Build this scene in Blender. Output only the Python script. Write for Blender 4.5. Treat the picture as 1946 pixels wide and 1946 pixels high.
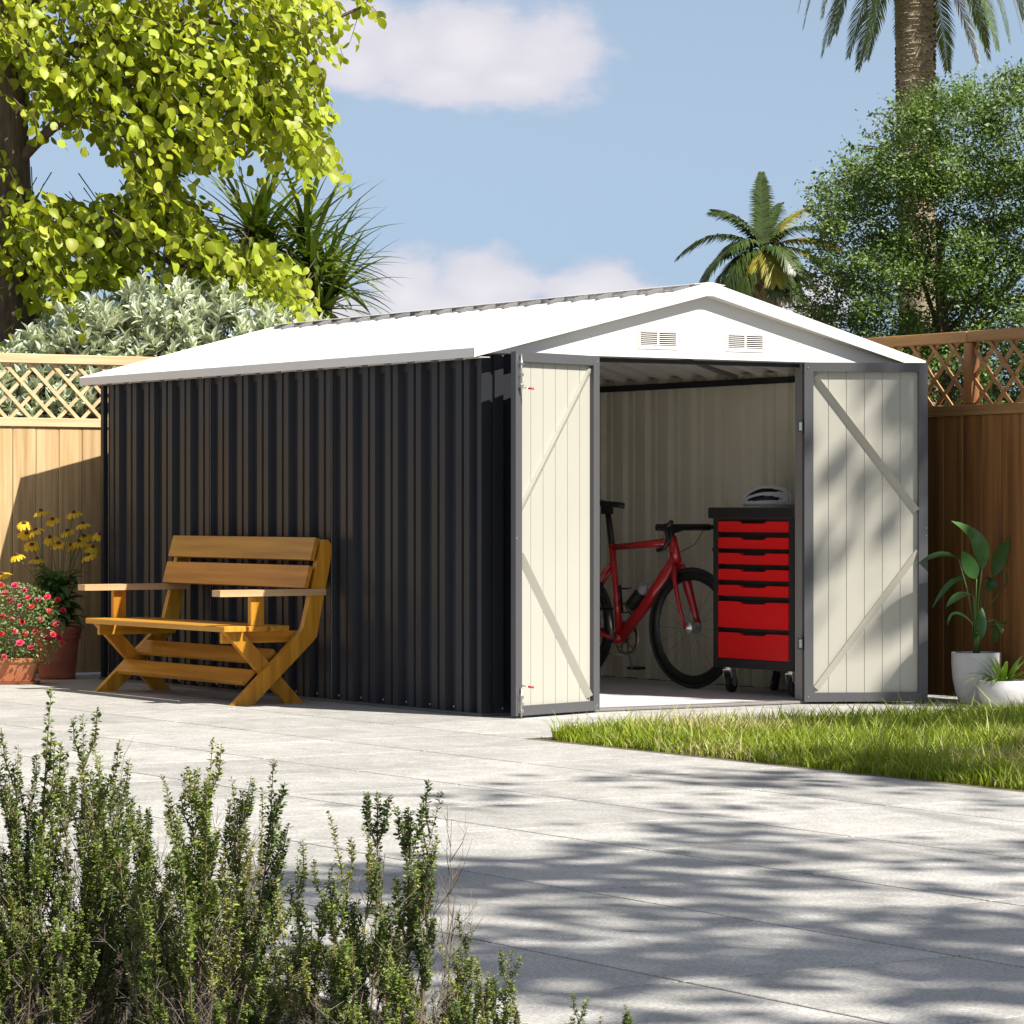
import bpy, math, random
import numpy as np
from mathutils import Vector, Matrix
random.seed(7)
RNG = np.random.default_rng(11)
PI = math.pi
for o in list(bpy.data.objects): bpy.data.objects.remove(o)
SC = bpy.context.scene
COL = SC.collection
# ------------------------------------------------------------------ camera
CAM = Vector((-8.5775, -13.5894, 1.0049)); YAW = 0.5722; FPX = 6301.03; YH = 967.79
cd = bpy.data.cameras.new('camera'); cam = bpy.data.objects.new('camera', cd); COL.objects.link(cam)
cam.location = CAM; cam.rotation_euler = (PI/2, 0, -YAW)
cd.sensor_width = 36; cd.lens = 36*FPX/1946; cd.shift_y = -(973-YH)/1946
cd.clip_start = 0.05; cd.clip_end = 2000
SC.camera = cam
FW = Vector((math.sin(YAW), math.cos(YAW), 0)); RT = Vector((math.cos(YAW), -math.sin(YAW), 0)); UP = Vector((0, 0, 1))
def at(u, v, t):
    return CAM + FW*t + RT*((u-973)/FPX*t) + UP*((YH-v)/FPX*t)
# ------------------------------------------------------------------ light
SUNV = Vector((0.35, -1.0, 1.25)).normalized()
SUN_EL = math.asin(SUNV.z); SUN_ROT = math.atan2(SUNV.x, SUNV.y)
sl = bpy.data.lights.new('sun', 'SUN'); so = bpy.data.objects.new('sun', sl); COL.objects.link(so)
sl.energy = 5.0; sl.angle = math.radians(0.5); sl.color = (1.0, 0.955, 0.885)
so.rotation_euler = (-SUNV).to_track_quat('-Z', 'Y').to_euler(); so.location = (0, 0, 30)
SC.view_settings.view_transform = 'Standard'; SC.view_settings.look = 'None'
SC.view_settings.gamma = 1; SC.view_settings.use_curve_mapping = False
SC.view_settings.exposure = 0.85

def build_world():
    w = bpy.data.worlds.new('World'); SC.world = w; w.use_nodes = True
    nt = w.node_tree; N = nt.nodes; L = nt.links; N.clear()
    def mth(op, a, b=None, c=None, clamp=False):
        n = N.new('ShaderNodeMath'); n.operation = op; n.use_clamp = clamp
        for i, x in enumerate((a, b, c)):
            if x is None: continue
            if isinstance(x, (int, float)): n.inputs[i].default_value = x
            else: L.new(x, n.inputs[i])
        return n.outputs[0]
    out = N.new('ShaderNodeOutputWorld'); bg = N.new('ShaderNodeBackground')
    sky = N.new('ShaderNodeTexSky'); sky.sky_type = 'NISHITA'; sky.sun_disc = False
    sky.sun_elevation = SUN_EL; sky.sun_rotation = SUN_ROT
    sky.altitude = 300; sky.air_density = 1.0; sky.dust_density = 0.6; sky.ozone_density = 1.6
    tc = N.new('ShaderNodeTexCoord'); sp = N.new('ShaderNodeSeparateXYZ'); L.new(tc.outputs['Generated'], sp.inputs[0])
    az = mth('ARCTAN2', sp.outputs[0], sp.outputs[1]); el = mth('ARCSINE', sp.outputs[2])
    cb = N.new('ShaderNodeCombineXYZ'); L.new(mth('MULTIPLY', az, 1.0), cb.inputs[0]); L.new(mth('MULTIPLY', el, 1.7), cb.inputs[1])
    n1 = N.new('ShaderNodeTexNoise'); n1.inputs['Scale'].default_value = 42; n1.inputs['Detail'].default_value = 7; n1.inputs['Roughness'].default_value = 0.56
    L.new(cb.outputs[0], n1.inputs['Vector'])
    n2 = N.new('ShaderNodeTexNoise'); n2.inputs['Scale'].default_value = 9; n2.inputs['Detail'].default_value = 4
    L.new(cb.outputs[0], n2.inputs['Vector'])
    blobs = [(760, 100, 150, 100), (900, 92, 185, 125), (1040, 105, 140, 115), (680, 120, 120, 80), (640, 50, 190, 80), (560, 20, 160, 60), (840, 150, 160, 60), (980, 150, 150, 60),
             (770, 560, 110, 105), (925, 555, 140, 100), (860, 595, 190, 70), (1120, 560, 125, 80), (1240, 590, 140, 60), (1480, 590, 170, 85), (1560, 570, 120, 60), (600, 600, 190, 80)]
    f = None
    for (u, v, a, b) in blobs:
        da = mth('DIVIDE', mth('SUBTRACT', az, YAW+math.atan((u-973)/FPX)), a/FPX)
        de = mth('DIVIDE', mth('SUBTRACT', el, math.atan((YH-v)/FPX)), b/FPX)
        # flatter undersides: widen the lower half less than the upper
        e = mth('SUBTRACT', 1.0, mth('SQRT', mth('ADD', mth('MULTIPLY', da, da), mth('MULTIPLY', de, de))))
        f = e if f is None else mth('SMOOTH_MAX', f, e, 0.25)
    # the same kind of small cumulus goes on over the rest of the sky
    scat = mth('MULTIPLY', mth('SUBTRACT', n2.outputs[0], 0.51), 4.0)
    hi = mth('GREATER_THAN', mth('ABSOLUTE', mth('SUBTRACT', az, YAW)), 0.17)
    hi = mth('MAXIMUM', hi, mth('GREATER_THAN', el, 0.17))
    scat = mth('ADD', mth('MULTIPLY', scat, hi), mth('MULTIPLY', mth('SUBTRACT', hi, 1.0), 2.0))
    f = mth('MAXIMUM', f, scat)
    f = mth('ADD', f, mth('MULTIPLY', mth('SUBTRACT', n1.outputs[0], 0.5), 1.25))
    mr = N.new('ShaderNodeMapRange'); mr.interpolation_type = 'SMOOTHSTEP'
    mr.inputs['From Min'].default_value = 0.0; mr.inputs['From Max'].default_value = 0.48; L.new(f, mr.inputs['Value'])
    up = mth('GREATER_THAN', el, 0.0)
    fac = mth('MULTIPLY', mth('MULTIPLY', mr.outputs[0], up), 0.9)
    sc = N.new('ShaderNodeHueSaturation'); L.new(sky.outputs[0], sc.inputs['Color']); sc.inputs['Saturation'].default_value = 0.58; sc.inputs['Hue'].default_value = 0.505
    hz = N.new('ShaderNodeMix'); hz.data_type = 'RGBA'; L.new(mth('MULTIPLY', mth('POWER', 2.718, mth('MULTIPLY', mth('ABSOLUTE', el), -4.0)), 0.85, clamp=True), hz.inputs['Factor']); hz.inputs['B'].default_value = (3.05, 4.68, 7.1, 1)   # thin even summer haze
    mx = N.new('ShaderNodeMix'); mx.data_type = 'RGBA'
    L.new(fac, mx.inputs['Factor']); L.new(sc.outputs[0], hz.inputs['A']); L.new(hz.outputs['Result'], mx.inputs['A']); cl = N.new('ShaderNodeMix'); cl.data_type = 'RGBA'; cl.inputs['A'].default_value = (6.3, 6.2, 7.0, 1); cl.inputs['B'].default_value = (7.9, 7.6, 7.9, 1)
    cm = N.new('ShaderNodeMapRange'); cm.inputs['From Min'].default_value = 0.15; cm.inputs['From Max'].default_value = 1.0; L.new(f, cm.inputs['Value'])
    L.new(cm.outputs[0], cl.inputs['Factor']); L.new(cl.outputs['Result'], mx.inputs['B'])
    L.new(mx.outputs['Result'], bg.inputs['Color']); bg.inputs['Strength'].default_value = 0.062
    L.new(bg.outputs[0], out.inputs[0])
build_world()

# ------------------------------------------------------------------ materials
def mat(name, col, rough=0.6, metal=0.0, var=0.0, vscale=8.0, col2=None, stretch=(1, 1, 1), coord='Object', bump=0.0, bscale=60.0,
        rnd=0.0, isl=0.0, spec=0.5, transl=None, coat=0.0, detail=4.0):
    m = bpy.data.materials.new(name); m.use_nodes = True
    nt = m.node_tree; N = nt.nodes; L = nt.links
    b = N['Principled BSDF']; b.inputs['Roughness'].default_value = rough; b.inputs['Metallic'].default_value = metal
    b.inputs['Specular IOR Level'].default_value = spec; b.inputs['Coat Weight'].default_value = coat
    c1 = (*col, 1); b.inputs['Base Color'].default_value = c1
    if coord == 'World':
        g = N.new('ShaderNodeNewGeometry'); vec = g.outputs['Position']
    else:
        t = N.new('ShaderNodeTexCoord'); vec = t.outputs['Object']
    mp = N.new('ShaderNodeMapping'); mp.inputs['Scale'].default_value = stretch; L.new(vec, mp.inputs['Vector'])
    last = None
    if var > 0 or col2:
        n = N.new('ShaderNodeTexNoise'); n.inputs['Scale'].default_value = vscale; n.inputs['Detail'].default_value = detail
        L.new(mp.outputs[0], n.inputs['Vector'])
        mx = N.new('ShaderNodeMix'); mx.data_type = 'RGBA'
        mr = N.new('ShaderNodeMapRange'); mr.inputs['From Min'].default_value = 0.33; mr.inputs['From Max'].default_value = 0.67; L.new(n.outputs[0], mr.inputs[0])
        L.new(mr.outputs[0], mx.inputs['Factor']); mx.inputs['A'].default_value = c1
        mx.inputs['B'].default_value = (*(col2 or tuple(c*(1-var) for c in col)), 1)
        last = mx.outputs['Result']
    if rnd > 0 or isl > 0:
        hs = N.new('ShaderNodeHueSaturation')
        if rnd > 0:      # every board its own stretch of grain
            ofs = N.new('ShaderNodeVectorMath'); ofs.operation = 'SCALE'; ofs.inputs[0].default_value = (61, 37, 83)
            L.new(N.new('ShaderNodeObjectInfo').outputs['Random'], ofs.inputs['Scale']); L.new(ofs.outputs[0], mp.inputs['Location'])
        if last: L.new(last, hs.inputs['Color'])
        else: hs.inputs['Color'].default_value = c1
        amt = rnd or isl
        if rnd > 0: r = N.new('ShaderNodeObjectInfo').outputs['Random']
        else: r = N.new('ShaderNodeNewGeometry').outputs['Random Per Island']
        mr = N.new('ShaderNodeMapRange'); mr.inputs['To Min'].default_value = 1-amt; mr.inputs['To Max'].default_value = 1+amt; L.new(r, mr.inputs[0])
        L.new(mr.outputs[0], hs.inputs['Value'])
        wn = N.new('ShaderNodeTexWhiteNoise'); wn.noise_dimensions = '1D'; L.new(r, wn.inputs['W'])
        mr2 = N.new('ShaderNodeMapRange'); mr2.inputs['To Min'].default_value = 0.5-amt*0.06; mr2.inputs['To Max'].default_value = 0.5+amt*0.06
        L.new(wn.outputs['Value'], mr2.inputs[0]); L.new(mr2.outputs[0], hs.inputs['Hue'])
        last = hs.outputs[0]
    if last: L.new(last, b.inputs['Base Color'])
    if bump > 0:
        bn = N.new('ShaderNodeTexNoise'); bn.inputs['Scale'].default_value = bscale; bn.inputs['Detail'].default_value = 5
        L.new(mp.outputs[0], bn.inputs['Vector'])
        bp = N.new('ShaderNodeBump'); bp.inputs['Strength'].default_value = bump; bp.inputs['Distance'].default_value = 0.01
        L.new(bn.outputs[0], bp.inputs['Height']); L.new(bp.outputs[0], b.inputs['Normal'])
    if transl:
        tr = N.new('ShaderNodeBsdfTranslucent'); ms = N.new('ShaderNodeMixShader'); ms.inputs[0].default_value = transl[1]
        tm = N.new('ShaderNodeMix'); tm.data_type = 'RGBA'; tm.blend_type = 'MULTIPLY'; tm.inputs['Factor'].default_value = 1
        if last: L.new(last, tm.inputs['A'])
        else: tm.inputs['A'].default_value = c1
        tm.inputs['B'].default_value = (*transl[0], 1); L.new(tm.outputs['Result'], tr.inputs['Color'])
        o = N['Material Output']; L.new(b.outputs[0], ms.inputs[1]); L.new(tr.outputs[0], ms.inputs[2]); L.new(ms.outputs[0], o.inputs[0])
    return m

def wood(name, dark, light, axis, scale=1.0, rough=0.55, rnd=0.12, spec=0.4, contrast=1.0):
    s = [38*scale]*3; s[axis] = 1.6*scale
    m = mat(name, light, rough, col2=dark, vscale=1.0, stretch=tuple(s), bump=0.12*contrast, bscale=3.0, rnd=rnd, spec=spec, detail=6)
    return m
M = {}
M['charcoal'] = mat('charcoal paint', (0.028, 0.0295, 0.0345), 0.30, var=0.12, vscale=3, spec=0.12)
M['frame_grey'] = mat('grey door frame paint', (0.082, 0.081, 0.085), 0.45, var=0.06, vscale=5)
M['cream'] = mat('cream coated steel', (0.425, 0.408, 0.345), 0.45, var=0.05, vscale=2.5)
M['lining'] = mat('olive grey inner coat', (0.74, 0.705, 0.575), 0.4, var=0.08, vscale=2.5)
M['white'] = mat('white coated steel', (0.72, 0.695, 0.66), 0.45, var=0.03, vscale=2)
M['jamb'] = mat('galvanised jamb', (0.20, 0.185, 0.175), 0.45, var=0.1, vscale=6)
M['steel'] = mat('bright steel', (0.62, 0.60, 0.57), 0.28, metal=1.0, var=0.15, vscale=20)
M['dark_metal'] = mat('dark metal', (0.03, 0.03, 0.03), 0.4, metal=0.4)
M['screw'] = mat('screw zinc', (0.6, 0.6, 0.6), 0.3, metal=0.9)
M['red_plastic'] = mat('red grip', (0.55, 0.05, 0.04), 0.5)
M['floor'] = mat('shed floor sheet', (0.60, 0.59, 0.60), 0.5, var=0.12, vscale=4, bump=0.05)
M['bench_x'] = wood('oiled bench wood along depth', (0.36, 0.150, 0.010), (0.56, 0.27, 0.022), 0, 0.8, 0.42)
M['bench_y'] = wood('oiled bench wood along length', (0.37, 0.155, 0.016), (0.54, 0.25, 0.028), 1, 0.8, 0.42)
M['bench_z'] = wood('oiled bench wood upright', (0.36, 0.150, 0.010), (0.56, 0.27, 0.022), 2, 0.8, 0.42)
M['bench_arm'] = wood('bleached armrest wood', (0.46, 0.27, 0.13), (0.62, 0.40, 0.22), 0, 0.8, 0.5)
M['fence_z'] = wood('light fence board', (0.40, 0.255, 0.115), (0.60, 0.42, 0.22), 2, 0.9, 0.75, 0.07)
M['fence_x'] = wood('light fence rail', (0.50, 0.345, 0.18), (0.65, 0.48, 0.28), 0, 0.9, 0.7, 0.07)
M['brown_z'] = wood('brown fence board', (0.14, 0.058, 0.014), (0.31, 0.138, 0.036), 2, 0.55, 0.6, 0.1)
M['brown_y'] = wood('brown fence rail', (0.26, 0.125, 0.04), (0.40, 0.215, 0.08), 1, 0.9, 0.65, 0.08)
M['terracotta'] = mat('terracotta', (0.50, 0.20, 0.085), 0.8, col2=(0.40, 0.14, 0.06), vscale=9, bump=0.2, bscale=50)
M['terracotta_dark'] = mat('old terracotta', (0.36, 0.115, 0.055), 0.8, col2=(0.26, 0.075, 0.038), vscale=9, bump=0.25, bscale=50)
M['soil'] = mat('soil', (0.035, 0.024, 0.016), 0.95, var=0.4, vscale=30, bump=0.5)
M['pot_white'] = mat('white glazed pot', (0.48, 0.47, 0.46), 0.4, var=0.05, vscale=4)
M['bike_red'] = mat('red bicycle paint', (0.50, 0.012, 0.018), 0.25, coat=0.6)
M['rubber'] = mat('black rubber', (0.014, 0.014, 0.015), 0.6)
M['black'] = mat('satin black', (0.012, 0.012, 0.013), 0.38)
M['chrome'] = mat('polished chrome', (0.80, 0.78, 0.75), 0.22, metal=0.75)
M['cab_red'] = mat('red drawer enamel', (0.80, 0.008, 0.010), 0.32, coat=0.3)
M['cab_black'] = mat('black cabinet enamel', (0.022, 0.021, 0.021), 0.5, var=0.2, vscale=14)
M['white_plastic'] = mat('white plastic', (0.7, 0.7, 0.72), 0.35)
M['bottle_grey'] = mat('grey bottle plastic', (0.30, 0.30, 0.32), 0.4)
M['bark'] = mat('bark', (0.15, 0.105, 0.07), 0.9, col2=(0.07, 0.05, 0.035), vscale=6, stretch=(6, 6, 1.2), bump=0.8, bscale=5)
M['twig'] = mat('twig', (0.11, 0.085, 0.05), 0.8)
M['palm_bark'] = mat('palm bark', (0.36, 0.29, 0.19), 0.9, col2=(0.19, 0.145, 0.09), vscale=5, stretch=(4, 4, 9), bump=0.6, bscale=4)
M['lime'] = mat('lime leaf', (0.335, 0.385, 0.02), 0.5, isl=0.22, transl=((1.0, 1.05, 0.4), 0.34))
M['lime_one'] = mat('lime leaf single', (0.335, 0.385, 0.02), 0.5, rnd=0.22, transl=((1.0, 1.05, 0.4), 0.34))
M['silver'] = mat('silver green leaf', (0.43, 0.50, 0.36), 0.55, isl=0.2, transl=((1, 1.05, 0.7), 0.25))
M['silver_edge'] = mat('cream leaf margin', (0.80, 0.81, 0.66), 0.55, isl=0.1, transl=((1, 1.05, 0.7), 0.25))
M['spiky'] = mat('dragon tree leaf', (0.10, 0.145, 0.022), 0.42, rnd=0.35, transl=((1.1, 1.1, 0.3), 0.22))
M['palm_leaf'] = mat('palm leaflet', (0.085, 0.125, 0.028), 0.45, isl=0.3, transl=((1.3, 1.1, 0.2), 0.22))
M['palm_dark'] = mat('dark palm leaflet', (0.052, 0.082, 0.016), 0.42, isl=0.3, transl=((1.3, 1.1, 0.2), 0.15))
M['palm_yellow'] = mat('yellowed palm leaflet', (0.30, 0.27, 0.03), 0.5, isl=0.3, transl=((1.2, 1.1, 0.3), 0.25))
M['palm_dry'] = mat('dry palm leaflet', (0.50, 0.46, 0.30), 0.6, isl=0.25, transl=((1, 1, 0.7), 0.25))
M['bush_leaf'] = mat('small tree leaf', (0.105, 0.168, 0.030), 0.5, isl=0.4, transl=((1.1, 1.2, 0.4), 0.25))
for k_, c_ in (('sprig_dark', (0.075, 0.12, 0.02)), ('sprig_mid', (0.15, 0.20, 0.03)), ('sprig_pale', (0.25, 0.27, 0.06))):
    M[k_] = mat('shrub leaf '+k_[6:], c_, 0.5, isl=0.42, transl=((1.1, 1.15, 0.4), 0.14))
M['sprig_stem'] = mat('shrub stem', (0.17, 0.13, 0.075), 0.8)
M['dead_twig'] = mat('grey twig', (0.17, 0.135, 0.10), 0.9)
M['grass'] = mat('grass blade', (0.25, 0.31, 0.02), 0.5, isl=0.35, transl=((1.05, 1.1, 0.4), 0.3))
M['dry_grass'] = mat('dry grass blade', (0.46, 0.41, 0.17), 0.6, isl=0.3, transl=((1, 1, 0.6), 0.3))
M['pot_leaf'] = mat('glossy leaf', (0.045, 0.12, 0.028), 0.3, rnd=0.25, transl=((1.2, 1.2, 0.3), 0.15))
M['fern_leaf'] = mat('bright strap leaf', (0.15, 0.26, 0.035), 0.4, rnd=0.25, transl=((1.1, 1.1, 0.3), 0.22))
M['flower_leaf'] = mat('daisy foliage', (0.075, 0.15, 0.035), 0.5, rnd=0.3, transl=((1.1, 1.2, 0.4), 0.2))
M['rose_leaf'] = mat('rose foliage', (0.16, 0.23, 0.07), 0.5, isl=0.35, transl=((1.1, 1.1, 0.4), 0.2))
M['yellow_petal'] = mat('yellow petal', (0.72, 0.50, 0.015), 0.5, rnd=0.1, transl=((1, 1, 0.4), 0.3))
M['daisy_eye'] = mat('brown daisy eye', (0.09, 0.03, 0.012), 0.8)
M['rose_petal'] = mat('rose petal', (0.62, 0.035, 0.065), 0.5, rnd=0.25, transl=((1, 0.6, 0.6), 0.2))
M['rose_heart'] = mat('pale rose petal', (0.75, 0.28, 0.25), 0.5)
M['ground'] = mat('bare ground', (0.16, 0.13, 0.085), 0.9, col2=(0.08, 0.10, 0.04), vscale=0.6, coord='World')
M['grout'] = mat('sandy joint', (0.13, 0.105, 0.065), 0.95, var=0.4, vscale=20, coord='World')

def slab_material():
    m = bpy.data.materials.new('pale stone slab'); m.use_nodes = True
    nt = m.node_tree; N = nt.nodes; L = nt.links; b = N['Principled BSDF']
    g = N.new('ShaderNodeNewGeometry')
    def noise(scale, det, ro=0.55, st=None):
        n = N.new('ShaderNodeTexNoise'); n.inputs['Scale'].default_value = scale; n.inputs['Detail'].default_value = det; n.inputs['Roughness'].default_value = ro
        v = g.outputs['Position']
        if st:
            mp = N.new('ShaderNodeMapping'); mp.inputs['Scale'].default_value = st; L.new(v, mp.inputs[0]); v = mp.outputs[0]
        L.new(v, n.inputs['Vector']); return n.outputs[0]
    big = noise(2.2, 5); fine = noise(75, 4, 0.75, (1, 1.6, 1)); mid = noise(11, 7, 0.7)
    def ramp(v, a, bb, lo, hi):
        r = N.new('ShaderNodeMapRange'); r.inputs[1].default_value = a; r.inputs[2].default_value = bb; r.inputs[3].default_value = lo; r.inputs[4].default_value = hi
        L.new(v, r.inputs[0]); return r.outputs[0]
    def mul(a, c):
        n = N.new('ShaderNodeMath'); n.operation = 'MULTIPLY'; L.new(a, n.inputs[0]); L.new(c, n.inputs[1]); return n.outputs[0]
    val = mul(mul(ramp(big, 0.3, 0.7, 0.80, 1.07), ramp(mid, 0.3, 0.7, 0.76, 1.15)), ramp(fine, 0.32, 0.70, 0.52, 1.38))
    oi = N.new('ShaderNodeObjectInfo')
    val = mul(val, ramp(noise(230, 2, 0.6), 0.35, 0.65, 0.78, 1.18))
    val = mul(val, ramp(oi.outputs['Random'], 0, 1, 0.87, 1.08))
    mx = N.new('ShaderNodeMix'); mx.data_type = 'RGBA'; L.new(ramp(mid, 0.35, 0.7, 0, 1), mx.inputs['Factor'])
    mx.inputs['A'].default_value = (0.475, 0.455, 0.410, 1); mx.inputs['B'].default_value = (0.445, 0.436, 0.412, 1)
    sc = N.new('ShaderNodeVectorMath'); sc.operation = 'SCALE'; L.new(mx.outputs['Result'], sc.inputs[0]); L.new(val, sc.inputs['Scale'])
    L.new(sc.outputs[0], b.inputs['Base Color'])
    L.new(ramp(mid, 0.3, 0.7, 0.5, 0.75), b.inputs['Roughness']); b.inputs['Specular IOR Level'].default_value = 0.3
    bp = N.new('ShaderNodeBump'); bp.inputs['Strength'].default_value = 0.25; bp.inputs['Distance'].default_value = 0.004
    L.new(fine, bp.inputs['Height']); L.new(bp.outputs[0], b.inputs['Normal'])
    return m
M['slab'] = slab_material()

# ------------------------------------------------------------------ mesh helpers
class MB:
    def __init__(s): s.v = []; s.f = []; s.mi = []; s.sm = []
    def add(s, vs, fs, mi=0, smooth=False):
        k = len(s.v); s.v += [tuple(p) for p in vs]; s.f += [tuple(k+i for i in f) for f in fs]; s.mi += [mi]*len(fs); s.sm += [smooth]*len(fs); return s
    def box(s, lo, hi, mi=0, rot=None, c=0.0):
        """axis box lo..hi, c = chamfer of the edges along the longest axis; rot = Matrix about its centre"""
        lo = Vector(lo); hi = Vector(hi); ctr = (lo+hi)/2; h = (hi-lo)/2
        if c > 0:
            ax = max(range(3), key=lambda i: h[i]); a, b = [i for i in range(3) if i != ax]
            c = min(c, h[a]*0.9, h[b]*0.9)
            ring = [(h[a], h[b]-c), (h[a]-c, h[b]), (-h[a]+c, h[b]), (-h[a], h[b]-c), (-h[a], -h[b]+c), (-h[a]+c, -h[b]), (h[a]-c, -h[b]), (h[a], -h[b]+c)]
            vs = []
            for e, k in ((-1, 1), (-1, 0), (1, 0), (1, 1)):
                for (p, q) in ring:
                    w = [0, 0, 0]; sh = c if k else 0
                    w[ax] = e*(h[ax]) if k else e*(h[ax]-c)
                    if k:
                        p = p - math.copysign(min(c, abs(p)*0.5), p); q = q - math.copysign(min(c, abs(q)*0.5), q)
                    w[a] = p; w[b] = q; vs.append(Vector(w))
            fs = [tuple(range(8))[::-1], tuple(range(24, 32))]
            for r in range(3):
                for i in range(8): fs.append((r*8+i, r*8+(i+1) % 8, (r+1)*8+(i+1) % 8, (r+1)*8+i))
        else:
            vs = [Vector((x*h.x, y*h.y, z*h.z)) for x in (-1, 1) for y in (-1, 1) for z in (-1, 1)]
            fs = [(0, 1, 3, 2), (4, 6, 7, 5), (0, 4, 5, 1), (2, 3, 7, 6), (0, 2, 6, 4), (1, 5, 7, 3)]
        if rot is not None: vs = [rot @ p for p in vs]
        return s.add([p+ctr for p in vs], fs, mi)
    def bar(s, a, b, w, h, up=(0, 0, 1), mi=0):
        a = Vector(a); b = Vector(b); d = (b-a).normalized(); up = Vector(up)
        x = d.cross(up).normalized(); y = x.cross(d).normalized()
        vs = []
        for p in (a, b):
            for (i, j) in ((-1, -1), (1, -1), (1, 1), (-1, 1)): vs.append(p+x*(i*w/2)+y*(j*h/2))
        return s.add(vs, [(3, 2, 1, 0), (4, 5, 6, 7), (0, 1, 5, 4), (1, 2, 6, 5), (2, 3, 7, 6), (3, 0, 4, 7)], mi)
    def prism(s, pts, axis, lo, hi, mi=0):
        """polygon pts in the two other axes (order kept), extruded along axis lo..hi"""
        oth = [i for i in range(3) if i != axis]; n = len(pts); vs = []
        for h in (lo, hi):
            for p in pts:
                w = [0, 0, 0]; w[axis] = h; w[oth[0]] = p[0]; w[oth[1]] = p[1]; vs.append(w)
        fs = [tuple(range(n))[::-1], tuple(range(n, 2*n))]+[(i, (i+1) % n, n+(i+1) % n, n+i) for i in range(n)]
        return s.add(vs, fs, mi)
    def tube(s, pts, rad, n=8, mi=0, caps=True, flat=None):
        pts = [Vector(p) for p in pts]; m = len(pts)
        if isinstance(rad, (int, float)): rad = [rad]*m
        vs = []; prev = None
        for i in range(m):
            d = (pts[min(i+1, m-1)]-pts[max(i-1, 0)]).normalized()
            ref = prev if prev is not None else (Vector((0, 0, 1)) if abs(d.z) < 0.9 else Vector((1, 0, 0)))
            x = (ref - d*ref.dot(d)); x = x.normalized() if x.length > 1e-6 else d.orthogonal().normalized()
            prev = x; y = d.cross(x)
            fl = flat or (1, 1)
            for k in range(n):
                a = 2*PI*k/n; vs.append(pts[i]+x*(math.cos(a)*rad[i]*fl[0])+y*(math.sin(a)*rad[i]*fl[1]))
        fs = []
        for i in range(m-1):
            for k in range(n): fs.append((i*n+k, i*n+(k+1) % n, (i+1)*n+(k+1) % n, (i+1)*n+k))
        if caps: fs += [tuple(range(n))[::-1], tuple(range((m-1)*n, m*n))]
        return s.add(vs, fs, mi, n > 4)
    def lathe(s, prof, ctr=(0, 0, 0), n=32, mi=0, axis=2, closed=False):
        ctr = Vector(ctr); vs = []; m = len(prof)
        for (r, z) in prof:
            for k in range(n):
                a = 2*PI*k/n; p = [r*math.cos(a), r*math.sin(a)]
                w = [0, 0, 0]; oth = [i for i in range(3) if i != axis]; w[oth[0]] = p[0]; w[oth[1]] = p[1]; w[axis] = z
                vs.append(ctr+Vector(w))
        fs = []
        for i in range(m if closed else m-1):
            for k in range(n): fs.append((i*n+k, i*n+(k+1) % n, ((i+1) % m)*n+(k+1) % n, ((i+1) % m)*n+k))
        return s.add(vs, fs, mi, True)
    def disc(s, c, r, n=16, mi=0):
        return s.add([(c[0]+r*math.cos(2*PI*k/n), c[1]+r*math.sin(2*PI*k/n), c[2]) for k in range(n)], [tuple(range(n))], mi)
    def sphere(s, c, r, n=10, m=6, mi=0):
        if isinstance(r, (int, float)): r = (r, r, r)
        vs = [(c[0], c[1], c[2]-r[2])]
        for i in range(1, m):
            p = -PI/2+PI*i/m
            for k in range(n): vs.append((c[0]+r[0]*math.cos(p)*math.cos(2*PI*k/n), c[1]+r[1]*math.cos(p)*math.sin(2*PI*k/n), c[2]+r[2]*math.sin(p)))
        vs.append((c[0], c[1], c[2]+r[2])); fs = []
        for k in range(n): fs.append((0, 1+(k+1) % n, 1+k))
        for i in range(m-2):
            for k in range(n): fs.append((1+i*n+k, 1+i*n+(k+1) % n, 1+(i+1)*n+(k+1) % n, 1+(i+1)*n+k))
        t = len(vs)-1; b = 1+(m-2)*n
        for k in range(n): fs.append((t, b+k, b+(k+1) % n))
        return s.add(vs, fs, mi, True)
    def mesh(s, name, mats):
        me = bpy.data.meshes.new(name); me.from_pydata(s.v, [], s.f)
        for m in (mats if isinstance(mats, (list, tuple)) else [mats]): me.materials.append(M[m] if isinstance(m, str) else m)
        me.polygons.foreach_set('material_index', s.mi); me.polygons.foreach_set('use_smooth', s.sm); me.update(); return me
    def build(s, name, mats, parent=None, origin=None, local=False):
        if origin is not None:
            og = Vector(origin); s.v = [tuple(Vector(p)-og) for p in s.v]
        o = link(name, s.mesh(name, mats), parent, local)
        if origin is not None: o.location = Vector(origin)
        return o
def link(name, me, parent=None, local=False):
    """child meshes are given in world coordinates unless local"""
    o = bpy.data.objects.new(name, me); COL.objects.link(o)
    if parent is not None:
        o.parent = parent
        if not local: o.matrix_parent_inverse = Matrix.Translation(-parent.location)
    return o
def tag(o, label=None, cat=None, group=None, kind=None):
    if label: o['label'] = label
    if cat: o['category'] = cat
    if group: o['group'] = group
    if kind: o['kind'] = kind
    return o
def empty(name, loc=(0, 0, 0), rz=0.0):
    o = bpy.data.objects.new(name, None); COL.objects.link(o); o.location = loc; o.rotation_euler = (0, 0, rz); o.empty_display_size = 0.1; return o
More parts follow.
